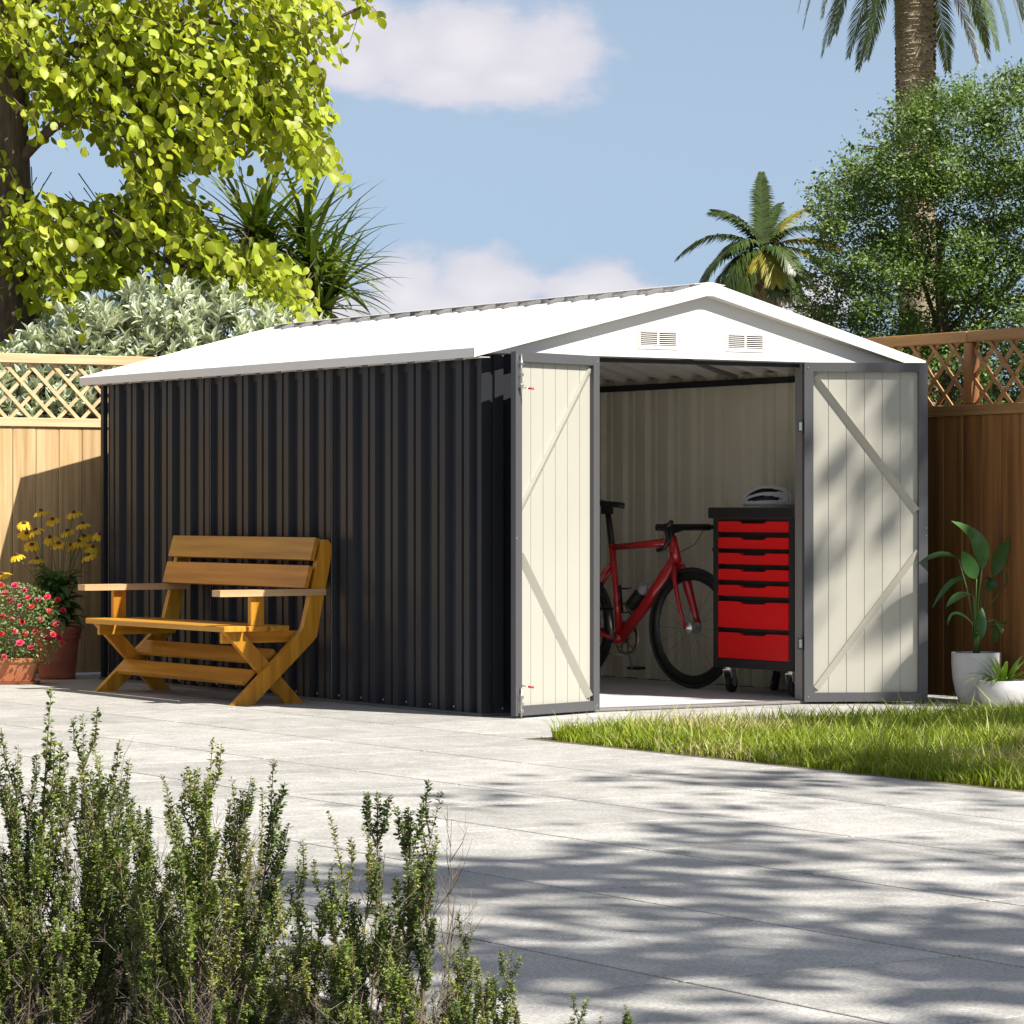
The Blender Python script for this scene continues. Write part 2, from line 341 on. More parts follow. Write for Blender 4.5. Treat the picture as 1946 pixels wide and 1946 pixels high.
def numpy_mesh(name, V, F, mats, mi=None, smooth=False):
    """V (n,3), F (m,k) of one polygon size"""
    me = bpy.data.meshes.new(name); n = len(V); m, k = F.shape
    me.vertices.add(n); me.vertices.foreach_set('co', np.ascontiguousarray(V, dtype=np.float32).ravel())
    me.loops.add(m*k); me.loops.foreach_set('vertex_index', np.ascontiguousarray(F, dtype=np.int32).ravel())
    me.polygons.add(m); me.polygons.foreach_set('loop_start', np.arange(0, m*k, k, dtype=np.int32))
    for q in (mats if isinstance(mats, (list, tuple)) else [mats]): me.materials.append(M[q])
    if mi is not None: me.polygons.foreach_set('material_index', np.ascontiguousarray(mi, dtype=np.int32))
    if smooth: me.polygons.foreach_set('use_smooth', np.ones(m, dtype=bool))
    me.update(calc_edges=True); me.validate(); return me
def scatter(TV, TF, R, P):
    """copies of template verts TV (k,3) faces TF (f,4) with matrices R (n,3,3) at P (n,3)"""
    n = len(P); V = np.einsum('nij,kj->nki', R, TV)+P[:, None, :]
    F = TF[None]+(np.arange(n)*len(TV))[:, None, None]
    return V.reshape(-1, 3), F.reshape(-1, TF.shape[1])
def frames(D, Nrm):
    """orthonormal frames: columns (side, dir, normal) for leaf direction D and rough normal Nrm (n,3)"""
    D = D/np.linalg.norm(D, axis=1, keepdims=True)
    S = np.cross(D, Nrm); S /= np.linalg.norm(S, axis=1, keepdims=True)+1e-9
    Z = np.cross(S, D); return np.stack([S, D, Z], axis=2)
def leaf_template(shape, fold=0.12, curl=0.1):
    """shape: list of (y, halfwidth); quads either side of the midrib; x across, y along, z up"""
    V = []; F = []
    for (y, w) in shape:
        z = -curl*y*y
        V += [(-w, y, z+fold*w), (0, y, z), (w, y, z+fold*w)]
    for i in range(len(shape)-1):
        a = 3*i; F += [(a, a+1, a+4, a+3), (a+1, a+2, a+5, a+4)]
    return np.array(V, float), np.array(F)
ROUND_LEAF = leaf_template([(0, 0.0), (0.07, 0.17), (0.26, 0.36), (0.52, 0.43), (0.76, 0.34), (0.92, 0.14), (1.0, 0.0)], 0.22, 0.2)
LANCE_LEAF = leaf_template([(0, 0.02), (0.25, 0.13), (0.5, 0.17), (0.75, 0.11), (1.0, 0.0)], 0.5, 0.15)
SMALL_LEAF = (np.array([(0, 0, 0), (0.28, 0.45, 0.05), (0, 1, -0.08), (-0.28, 0.45, 0.05)], float), np.array([(0, 1, 2, 3)]))
def unit(n): 
    v = RNG.normal(size=(n, 3)); return v/np.linalg.norm(v, axis=1, keepdims=True)
def leaves_split(parent, tmpl, R, P, single_mat, mass_mat, n_single, name='leaf', face_mi=None):
    """the n_single leaves nearest the camera become parts, the rest one part of kind stuff"""
    d = (P-np.array(CAM)) @ np.array(FW)
    facing = np.abs(R[:, :, 2] @ np.array(FW))
    order = np.argsort(d-0.35*facing); pick = order[:n_single]; rest = order[n_single:]
    mats = single_mat if isinstance(single_mat, (list, tuple)) else [single_mat]
    me = numpy_mesh(name, tmpl[0], tmpl[1], mats, face_mi, True)
    for i in pick:
        o = link(name, me, parent)
        mm = Matrix([[*R[i][r], P[i][r]] for r in range(3)]+[[0, 0, 0, 1]]); o.matrix_basis = mm
    V, F = scatter(tmpl[0], tmpl[1], R[rest], P[rest])
    mi = None if face_mi is None else np.tile(face_mi, len(rest))
    o = link('foliage', numpy_mesh('foliage', V, F, mass_mat, mi, True), parent); o['kind'] = 'stuff'
    return o

# ================================================================== SETTING
def structure(o): o['kind'] = 'structure'; return o
g = MB().add([(-700, -700, -0.06), (700, -700, -0.06), (700, 700, -0.06), (-700, 700, -0.06)], [(0, 1, 2, 3)]).build('ground', 'ground'); structure(g)
TILE = 0.7565; TX0, TY0 = -4.451, -7.855
LAWN_X, LAWN_Y = -0.60, -1.36            # the lawn lies beyond x > LAWN_X, y < LAWN_Y
patio = structure(empty('patio', (-1, -2, 0)))
def build_patio():
    lo = MB()
    lo.box((-7.5, -6.342, -0.05), (LAWN_X, 5.3, -0.0028)); lo.box((-5.208, -9.6, -0.05), (LAWN_X, -6.343, -0.0028)); lo.box((LAWN_X+0.001, LAWN_Y, -0.05), (3.2, 5.3, -0.0028))
    structure(lo.build('mortar_bed', 'grout', patio))
    bed = MB().box((-8.2, -10.5, -0.055), (-5.212, -6.348, -0.01)).build('planting_bed', 'soil'); structure(bed)
    h = TILE/2-0.006
    def slab_mesh(x0, x1, y0, y1):
        m = MB(); b = 0.0015
        vs = [(x0, y0, -0.03), (x1, y0, -0.03), (x1, y1, -0.03), (x0, y1, -0.03),
              (x0, y0, -b), (x1, y0, -b), (x1, y1, -b), (x0, y1, -b),
              (x0+b, y0+b, 0), (x1-b, y0+b, 0), (x1-b, y1-b, 0), (x0+b, y1-b, 0)]
        fs = [(8, 9, 10, 11)]
        for r in (0, 4):
            for i in range(4): fs.append((r+i, r+(i+1) % 4, r+4+(i+1) % 4, r+4+i))
        m.add(vs, fs); return m.mesh('paving_slab', 'slab')
    full = slab_mesh(-h, h, -h, h)
    rr = random.Random(3)
    for i in range(-4, 10):
        for j in range(-2, 17):
            cx = TX0+(i+0.5)*TILE; cy = TY0+(j+0.5)*TILE
            x0, x1, y0, y1 = cx-h, cx+h, cy-h, cy+h
            if cx < -7.0 or cx > 3.0 or (cx < -5.2 and cy < -6.4): continue
            me = full
            if x1 > LAWN_X and y0 < LAWN_Y:
                if y1 <= LAWN_Y+0.1 and x0 >= LAWN_X-0.1: continue
                if x0 < LAWN_X-0.1 and y1 < LAWN_Y+0.5: me = slab_mesh(-h, min(h, LAWN_X-cx), -h, h)
                elif x0 > LAWN_X-0.1: me = slab_mesh(-h, h, max(-h, LAWN_Y-cy), h)
            o = link('paving_slab', me, patio); o.location = (cx, cy, rr.uniform(-0.0004, 0.0))
            o.rotation_euler = (rr.uniform(-0.0002, 0.0002), rr.uniform(-0.0002, 0.0002), 0)
            structure(o)
build_patio()

def build_lawn():
    b = MB().box((LAWN_X, -9.0, -0.05), (6.5, LAWN_Y, -0.012)); structure(b.build('lawn_soil', 'soil'))
    n = 62000
    x = LAWN_X+(RNG.random(n)**1.25)*3.6; y = LAWN_Y-RNG.random(n)*4.2
    # keep what the camera may see (with a margin to either side)
    rel = np.stack([x-CAM.x, y-CAM.y], 1); fw = rel @ np.array([FW.x, FW.y]); rt = rel @ np.array([RT.x, RT.y])
    k = (rt/fw < 0.20); x, y = x[k], y[k]
    # the corner of the lawn is rounded and ragged
    cx, cy, r = LAWN_X+0.25, LAWN_Y-0.25, 0.25
    k = ~((x < cx) & (y > cy) & ((x-cx)**2+(y-cy)**2 > r*r)); x, y = x[k], y[k]; n = len(x)
    clump = 0.5+0.5*np.sin(x*9+2*np.sin(y*7))*np.sin(y*11+np.sin(x*5)*2)
    h = (0.050+0.050*RNG.random(n)+0.045*clump*RNG.random(n))*np.where(RNG.random(n) < 0.07, 1.5, 1.0)
    edge = np.minimum(x-LAWN_X, LAWN_Y-y); h *= np.clip(0.55+edge/0.25, 0.55, 1.0)
    a = RNG.random(n)*2*PI; lean = h*(0.15+0.6*RNG.random(n)); w = 0.0022+0.0022*RNG.random(n)
    dx, dy = np.cos(a)*lean, np.sin(a)*lean; b = RNG.random(n)*PI; sx, sy = np.cos(b)*w, np.sin(b)*w
    V = np.zeros((n, 6, 3)); z0 = -0.012
    for q, (s_, l_, t_) in enumerate([(-1, 0, 0), (1, 0, 0), (-0.8, 0.3, 0.55), (0.8, 0.3, 0.55), (-0.08, 1, 1), (0.08, 1, 1)]):
        V[:, q, 0] = x+sx*s_+dx*l_; V[:, q, 1] = y+sy*s_+dy*l_; V[:, q, 2] = z0+h*t_*(1 if t_ < 1 else 0.96)
    F = np.array([(0, 1, 3, 2), (2, 3, 5, 4)])[None]+(np.arange(n)*6)[:, None, None]
    patch = np.sin(x*3.1+1.3)*np.sin(y*2.7+x)+0.35*RNG.normal(size=n)
    mi = np.repeat((patch > 0.5).astype(np.int32), 2)
    o = link('grass', numpy_mesh('grass', V.reshape(-1, 3), F.reshape(-1, 4), ['grass', 'dry_grass'], mi))
    tag(o, 'bright green ragged grass of the lawn beside the pale paving', 'grass', kind='stuff')
build_lawn()

# ------------------------------------------------------------------ fences
def fence(name, label, A, B, zt, wood_up, wood_along, posts, out):
    """boarded fence with a lattice top from A to B (plan points of its front face); out = plan normal of that face"""
    A = Vector((*A, 0)); B = Vector((*B, 0)); d = (B-A).normalized(); nrm = Vector((*out, 0)); Ln = (B-A).length
    root = empty(name, (A+B)/2); tag(root, label, 'fence')
    ax = 0 if abs(d.x) > 0.5 else 1
    def bx(l0, l1, z0, z1, f0, f1, nm, m):      # f = distance in front of the face plane (negative behind)
        p = A+d*l0+nrm*f0; q = A+d*l1+nrm*f1
        lo = [min(p[i], q[i]) for i in range(2)]+[z0]; hi = [max(p[i], q[i]) for i in range(2)]+[z1]
        return MB().box(lo, hi, c=0.004).build(nm, m, root)
    W = 0.1525; n = int(Ln/W)
    rr = random.Random(5)
    for k in range(n):
        e = rr.uniform(-0.0015, 0.0015); bx(k*W+0.0012, (k+1)*W-0.0012, 0.015, 1.50, -0.018+e, e, 'fence_board', wood_up)
    segs = [0]+[p for p in posts]+[Ln]
    bx(0, Ln, 1.502, 1.556, -0.05, 0.014, 'middle_rail', wood_along)
    if posts:
        bx(0, posts[0]-0.0015, 1.884, 1.942, -0.05, 0.016, 'top_rail', wood_along); bx(posts[0]+0.0015, Ln, 1.884, 1.942, -0.05, 0.016, 'top_rail', wood_along)
    else: bx(0, Ln, 1.884, 1.942, -0.05, 0.016, 'top_rail', wood_along)
    for p in posts: bx(p-0.035, p+0.035, 1.558, 1.882, -0.045, 0.010, 'fence_post', wood_up)
    # lattice: slats of 45 degrees, two layers, one object each
    z0, z1, sp = 1.556, 1.884, 0.158; hgt = z1-z0
    for lay, sg in ((0, 1), (1, -1)):
        f = -0.012 if lay == 0 else -0.0215
        L_ = math.sqrt(2)*hgt
        me = None
        k = -2
        while k*sp < Ln+hgt:
            c = k*sp+(0.03 if sg > 0 else 0.075)
            if hgt*0.5 <= c <= Ln-hgt*0.5:
                if me is None:
                    m = MB(); dd = d*(-sg)+UP; dd.normalize(); w2 = dd.cross(nrm).normalized()*0.0105; t2 = nrm*0.0045
                    # ends cut level so that the slat sits between the rails
                    e0 = d*(sg*hgt/2)-UP*(hgt/2); e1 = d*(-sg*hgt/2)+UP*(hgt/2); wl = d*0.0148
                    vs = [e0-wl-t2, e0+wl-t2, e0+wl+t2, e0-wl+t2, e1-wl-t2, e1+wl-t2, e1+wl+t2, e1-wl+t2]
                    m.add(vs, [(0, 1, 2, 3), (7, 6, 5, 4), (0, 4, 5, 1), (1, 5, 6, 2), (2, 6, 7, 3), (3, 7, 4, 0)])
                    me = m.mesh('lattice_slat', wood_along)
                o = link('lattice_slat', me, root); o.location = A+d*c+UP*((z0+z1)/2)+nrm*f
            k += 1
    return root
fence('lattice_fence', 'sunlit pale timber fence with lattice top behind the flower pots', (-2.6, 4.78), (2.90, 4.78), 1.94, 'fence_z', 'fence_x', [], (0, -1))
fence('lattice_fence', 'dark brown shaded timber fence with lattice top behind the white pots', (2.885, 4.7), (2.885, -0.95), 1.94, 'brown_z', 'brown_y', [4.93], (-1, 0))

# ================================================================== SHED
SL, SW = 4.2138, 2.613; XL, XR = 0.6596, 1.9535; XM = (XL+XR)/2
ZE, ZR = 1.7373, 2.1442; OF, OB, OL = 0.085, 0.09, 0.094
DZ, DH = 0.012, 1.75
PER = 0.2275; SLOPE = (ZR-0.06-ZE)/(XM+OL)     # of the rake's lower edge
# one period of the cladding: (distance along, depth below the proud plane)
PROF = [(0.0, 0.030), (0.080, 0.030), (0.092, 0.0), (0.142, 0.0), (0.147, 0.014), (0.160, 0.014), (0.165, 0.0), (0.2155, 0.0)]
def prof_points(a, b, phase=0.0):
    pts = []
    k = math.floor((a-phase)/PER)-1
    while phase+k*PER < b+PER:
        for (s, dpt) in PROF: pts.append((phase+k*PER+s, dpt))
        k += 1
    def dep_at(x):
        for (p, q) in zip(pts, pts[1:]):
            if p[0] <= x <= q[0]: return p[1]+(q[1]-p[1])*((x-p[0])/max(1e-9, q[0]-p[0]))
        return 0
    return [(a, dep_at(a))]+[p for p in pts if a+1e-4 < p[0] < b-1e-4]+[(b, dep_at(b))]
def clad(name, mats, parent, a, b, z0, z1f, place, phase=0.0, base=0.0, flip=False):
    """a ribbed sheet from a to b; place(s, depth, z) -> world; outer skin mats[0], inner skin mats[1]; z1f(s) = top"""
    P = prof_points(a, b, phase); m = MB(); n = len(P)
    for side, off in ((0, 0.0), (1, 0.003)):
        vs = [];
        for (s, dp) in P: vs += [place(s, base+dp+off, z0), place(s, base+dp+off, z1f(s))]
        fs = [(2*i, 2*i+2, 2*i+3, 2*i+1) for i in range(n-1)]
        if flip ^ (side == 1): fs = [f[::-1] for f in fs]
        m.add(vs, fs, side)
    return m.build(name, mats, parent)
shed = empty('garden_shed', (XM, SL/2, 0))
tag(shed, 'charcoal metal garden shed with white gable roof and both doors open', 'shed')
SK = ['charcoal', 'lining']
# left side wall in sheets that lap at a rib
edges = [0.03]+[PER*k+0.11 for k in (3, 6, 9, 12, 15)]+[SL-0.03]
for i, (a, b) in enumerate(zip(edges, edges[1:])):
    clad('wall_sheet', SK, shed, a, b, 0.012, lambda s: 1.765, lambda s, dp, z, e=(i % 2)*0.0012: (dp+e, s, z), 0.02)
    clad('wall_sheet', SK, shed, a, b, 0.012, lambda s: 1.765, lambda s, dp, z, e=(i % 2)*0.0012: (SW-dp-e, s, z), 0.02, flip=True)
edges = [0.03, 0.80, 1.48, 2.16, SW-0.03]
for i, (a, b) in enumerate(zip(edges, edges[1:])):
    clad('wall_sheet', SK, shed, a, b, 0.012, lambda s: 1.765, lambda s, dp, z, e=(i % 2)*0.0012: (s, SL-dp-e, z), 0.0)
clad('front_wall_sheet', SK, shed, 0.03, XL-0.045, 0.012, lambda s: 1.758, lambda s, dp, z: (s, dp, z), -0.09, flip=True)
clad('front_wall_sheet', SK, shed, XR+0.045, SW-0.03, 0.012, lambda s: 1.758, lambda s, dp, z: (s, dp, z), -0.09, flip=True)
for (x, y, sx, sy) in ((0, 0, 1, 1), (SW, 0, -1, 1), (0, SL, 1, -1), (SW, SL, -1, -1)):
    t, w = 0.003, 0.034
    px = lambda q: x+sx*q
    py = lambda q: y+sy*q
    poly = [(px(-t), py(-t)), (px(w), py(-t)), (px(w), py(0.017)), (px(0.017), py(0.017)), (px(0.017), py(w)), (px(-t), py(w))]
    if sx*sy < 0: poly = poly[::-1]
    MB().prism(poly, 2, 0.010, 1.757, 0).build('corner_post', 'charcoal', shed)
# base channel round the walls, floor sheet and threshold
m = MB()
for lo, hi in (((-0.012, -0.012, 0.001), (0.02, SL+0.012, 0.014)), ((SW-0.02, -0.012, 0.001), (SW+0.012, SL+0.012, 0.014)), ((0.02, SL-0.02, 0.001), (SW-0.02, SL+0.012, 0.014)),
               ((0.02, -0.012, 0.001), (XL-0.04, 0.02, 0.014)), ((XR+0.04, -0.012, 0.001), (SW-0.02, 0.02, 0.014))): m.box(lo, hi)
m.build('base_channel', 'frame_grey', shed)
MB().box((0.022, 0.085, 0.002), (SW-0.022, SL-0.022, 0.009)).build('floor_sheet', 'floor', shed)
MB().box((XL-0.04, -0.014, 0.002), (XR+0.04, 0.083, 0.016), c=0.003).build('threshold', 'jamb', shed)
# door jambs and header
for (x, s) in ((XL, -1), (XR, 1)):
    MB().box((min(x, x+s*0.045), -0.006, 0.0165), (max(x, x+s*0.045), 0.055, 1.758)).build('door_jamb', 'jamb', shed)
MB().box((XL, 0.015, 1.738), (XR, 0.05, 1.758)).build('door_header', 'charcoal', shed)
# gables
def rake_z(x): return ZE+0.012+SLOPE*((x if x < XM else SW-x)+OL)
for (y, mm) in ((0.0, -1), (SL, 1)):
    ys = (-0.034, -0.0015) if mm < 0 else (SL+0.0015, SL+0.034)
    poly = [(-0.003, 1.7635), (SW+0.003, 1.7635), (SW+0.003, rake_z(SW)), (XM+0.05, rake_z(XM+0.05)), (XM-0.05, rake_z(XM-0.05)), (-0.003, rake_z(0))]
    if mm < 0: poly = poly
    MB().prism(poly, 1, ys[0], ys[1], 0).build('gable_panel', ['white'], shed)
# gable vents: frame and seven louvres in two columns
for xc in (1.022, 1.566):
    v = MB(); z0, z1 = 1.806, 1.903; x0, x1 = xc-0.12, xc+0.12; yf = -0.0375; yb = -0.0345
    sx0, sx1, sz0, sz1 = xc-0.109, xc+0.109, 1.824, 1.8935
    for lo, hi in (((x0, yf, z0), (sx0, yb, z1)), ((sx1, yf, z0), (x1, yb, z1)), ((sx0, yf, z0), (sx1, yb, sz0)), ((sx0, yf, sz1), (sx1, yb, z1)), ((xc-0.006, yf, sz0), (xc+0.006, yb, sz1))): v.box(lo, hi)
    fr = v.build('vent', ['white'], shed); fr.name = 'vent'
    MB().box((sx0, -0.0346, sz0), (sx1, -0.0332, sz1)).build('vent_shade_plate', 'black', fr)  # black plate, no hole cut: its colour stands for the dark behind the louvres
    for c0, c1 in ((sx0, xc-0.006), (xc+0.006, sx1)):
        for k in range(7):
            zz = sz0+0.003+k*0.01; q = MB()
            q.add([(c0, -0.0350, zz+0.0046), (c1, -0.0350, zz+0.0046), (c1, -0.0375, zz+0.0018), (c0, -0.0375, zz+0.0018), (c0, -0.0350, zz+0.0036), (c1, -0.0350, zz+0.0036), (c1, -0.0370, zz+0.0012), (c0, -0.0370, zz+0.0012)],
                  [(0, 3, 2, 1), (4, 5, 6, 7), (3, 7, 6, 2), (0, 1, 5, 4), (0, 4, 7, 3), (1, 2, 6, 5)])
            q.build('louvre', ['white'], fr)
# roof: ribbed sheets on either slope, ridge cap, eave and rake trims
RT0 = ZE+0.046; RS = (ZR-0.012-RT0)/(XM+OL)
def roof_pt(side, along_x, dp, y):          # along_x measured from the eave towards the ridge
    x = -OL+along_x; z = RT0+RS*along_x-dp
    return (x, y, z) if side == 0 else (SW-x, y, z)
redges = [-OF+0.004]+[0.02+PER*k+0.115 for k in (3, 6, 9, 12, 15)]+[SL+OB-0.004]
for side in (0, 1):
    for i, (a, b) in enumerate(zip(redges, redges[1:])):
        P = prof_points(a, b, 0.02); m = MB(); n = len(P)
        for sk, off in ((0, -0.001*(i % 2)), (1, 0.004)):
            vs = []
            for (s, dp) in P:
                k = 1.75
                vs += [roof_pt(side, 0.002, dp*k+off, s), roof_pt(side, XM+OL-0.055, dp*k+off, s)]
            fs = [(2*j, 2*j+1, 2*j+3, 2*j+2) for j in range(n-1)]
            if (side == 0) ^ (sk == 0): fs = [f[::-1] for f in fs]
            m.add(vs, fs, sk)
        m.build('roof_sheet', ['white', 'white'], shed)
m = MB(); n = 4
zt = lambda x: ZR+0.003-0.135*max(0, abs(x-XM)-0.02)
for y0, y1 in ((-OF-0.001, SL+OB+0.001),):
    xs = [XM-0.094, XM-0.02, XM+0.02, XM+0.094]
    vs = [(x, y, zt(x)+e) for e in (0, -0.003) for y in (y0, y1) for x in xs]
    fs = []
    for i in range(3): fs += [(i, i+1, 4+i+1, 4+i), (8+i, 12+i, 12+i+1, 8+i+1)]
    fs += [(0, 4, 12, 8), (3, 11, 15, 7)]+[(i, 8+i, 9+i, i+1) for i in range(3)]+[(4+i, 5+i, 13+i, 12+i) for i in range(3)]
    m.add(vs, fs)
m.build('ridge_cap', ['white'], shed)
# turned up ends of the roof sheets under the ridge cap, one fold for each rib
for side in (0, 1):
    xr = XM-0.086 if side == 0 else XM+0.086
    zb = RT0+RS*(XM+OL-0.086)-0.002
    m = MB(); y = SL+OB-0.01
    while y-PER > -OF:
        for (q0, h0, q1, h1) in ((0.0, 0.001, 0.150, 0.024), (0.150, 0.024, PER-0.001, 0.024)):
            m.add([(xr, y-q0, zb-0.04), (xr, y-q1, zb-0.04), (xr, y-q1, zb+h1), (xr, y-q0, zb+h0), (xr+(0.004 if side == 0 else -0.004), y-q1, zb+h1), (xr+(0.004 if side == 0 else -0.004), y-q0, zb+h0)], [(0, 1, 2, 3), (3, 2, 4, 5)])
        y -= PER
    m.build('rib_closer', ['white'], shed)
for side in (0, 1):
    X = lambda x: x if side == 0 else SW-x
    m = MB()
    poly = [(-OL-0.004, ZE), (-OL+0.002, ZE), (-OL+0.002, RT0-0.003), (-OL-0.001, RT0+0.001), (-OL-0.004, RT0-0.002)]
    pts = [(X(p), q) for p, q in poly]
    if side: pts = pts[::-1]
    m.prism(pts, 1, -OF, SL+OB)
    m.box((min(X(-OL+0.002), X(-0.004)), -OF+0.003, ZE), (max(X(-OL+0.002), X(-0.004)), SL+OB-0.003, ZE+0.003))
    m.build('eave_trim', ['white'], shed)
for y0, y1 in ((-OF-0.003, -OF+0.002), (SL+OB-0.002, SL+OB+0.003)):
    for side in (0, 1):
        X = lambda x: x if side == 0 else SW-x
        lowx = -OL-0.004
        poly = [(lowx, ZE), (XM-0.02, ZE+SLOPE*(XM+OL-0.02)), (XM, ZE+SLOPE*(XM+OL-0.02)), (XM, ZR+0.001), (XM-0.02, ZR+0.001), (lowx, RT0+0.003)]
        pts = [(X(p), q) for p, q in poly]
        if side: pts = pts[::-1]
        m = MB().prism(pts, 1, y0, y1)
        # folded lip on the roof and soffit strip under it
        m.build('rake_trim', ['white'], shed)
        yi = sorted((y1 if y0 < 0 else y0, (0.0 if y0 < 0 else SL)))
        s0, s1 = X(-OL+0.004), X(XM-0.001)
        z = lambda x, e: ZE+0.002+SLOPE*((x if side == 0 else SW-x)+OL)+e
        sm_ = MB().add([(s0, yi[0], z(s0, 0)), (s1, yi[0], z(s1, -0.006)), (s1, yi[1], z(s1, -0.006)), (s0, yi[1], z(s0, 0)), (s0, yi[0], z(s0, 0.003)), (s1, yi[0], z(s1, -0.003)), (s1, yi[1], z(s1, -0.003)), (s0, yi[1], z(s0, 0.003))],
                       [(0, 1, 2, 3), (7, 6, 5, 4), (0, 4, 5, 1), (2, 6, 7, 3), (1, 5, 6, 2), (0, 3, 7, 4)])
        sm_.build('soffit_strip', ['white'], shed)
# inner frame: ring beam and two roof trusses of thin channel
m = MB()
m.box((0.022, 0.06, 1.70), (0.05, SL-0.06, 1.735)); m.box((SW-0.05, 0.06, 1.70), (SW-0.022, SL-0.06, 1.735))
m.box((0.05, SL-0.055, 1.70), (SW-0.05, SL-0.025, 1.735))
m.build('ring_beam', 'charcoal', shed)
for y in (1.4, 2.8):
    m = MB()
    for s in (0, 1):
        X = lambda x: x if s == 0 else SW-x
        m.bar((X(0.03), y, 1.745), (XM, y, 1.745+0.29*(XM-0.03)), 0.03, 0.03)
    m.build('roof_truss', 'jamb', shed)
# screws (each a couple of pixels): joined
m = MB()
def screw(p, nrm, r=0.0055):
    p = Vector(p); nrm = Vector(nrm).normalized(); a = nrm.orthogonal().normalized(); b = nrm.cross(a)
    vs = [p+(a*math.cos(k*PI/3)+b*math.sin(k*PI/3))*r for k in range(6)]+[p+nrm*0.003+(a*math.cos(k*PI/3)+b*math.sin(k*PI/3))*r*0.6 for k in range(6)]
    m.add(vs, [tuple(range(6, 12))]+[(k, (k+1) % 6, 6+(k+1) % 6, 6+k) for k in range(6)])
for k in range(18):
    screw((0.0145, 0.02+PER*k+0.03, 0.035), (-1, 0, 0))
for x in (0.12, 0.30): screw((x, 0.0, 0.035), (0, -1, 0)); screw((x, -0.004, 1.752), (0, -1, 0))
for xc in (1.022, 1.566):
    for s in (-0.131, 0.131): screw((xc+s, -0.034, 1.858), (0, -1, 0), 0.004)
for x in (0.62, 1.90): screw((x, -0.034, 1.783), (0, -1, 0), 0.004); screw((x, -0.034, 1.86), (0, -1, 0), 0.004)
tag(m.build('screws', 'screw', shed), kind='stuff')

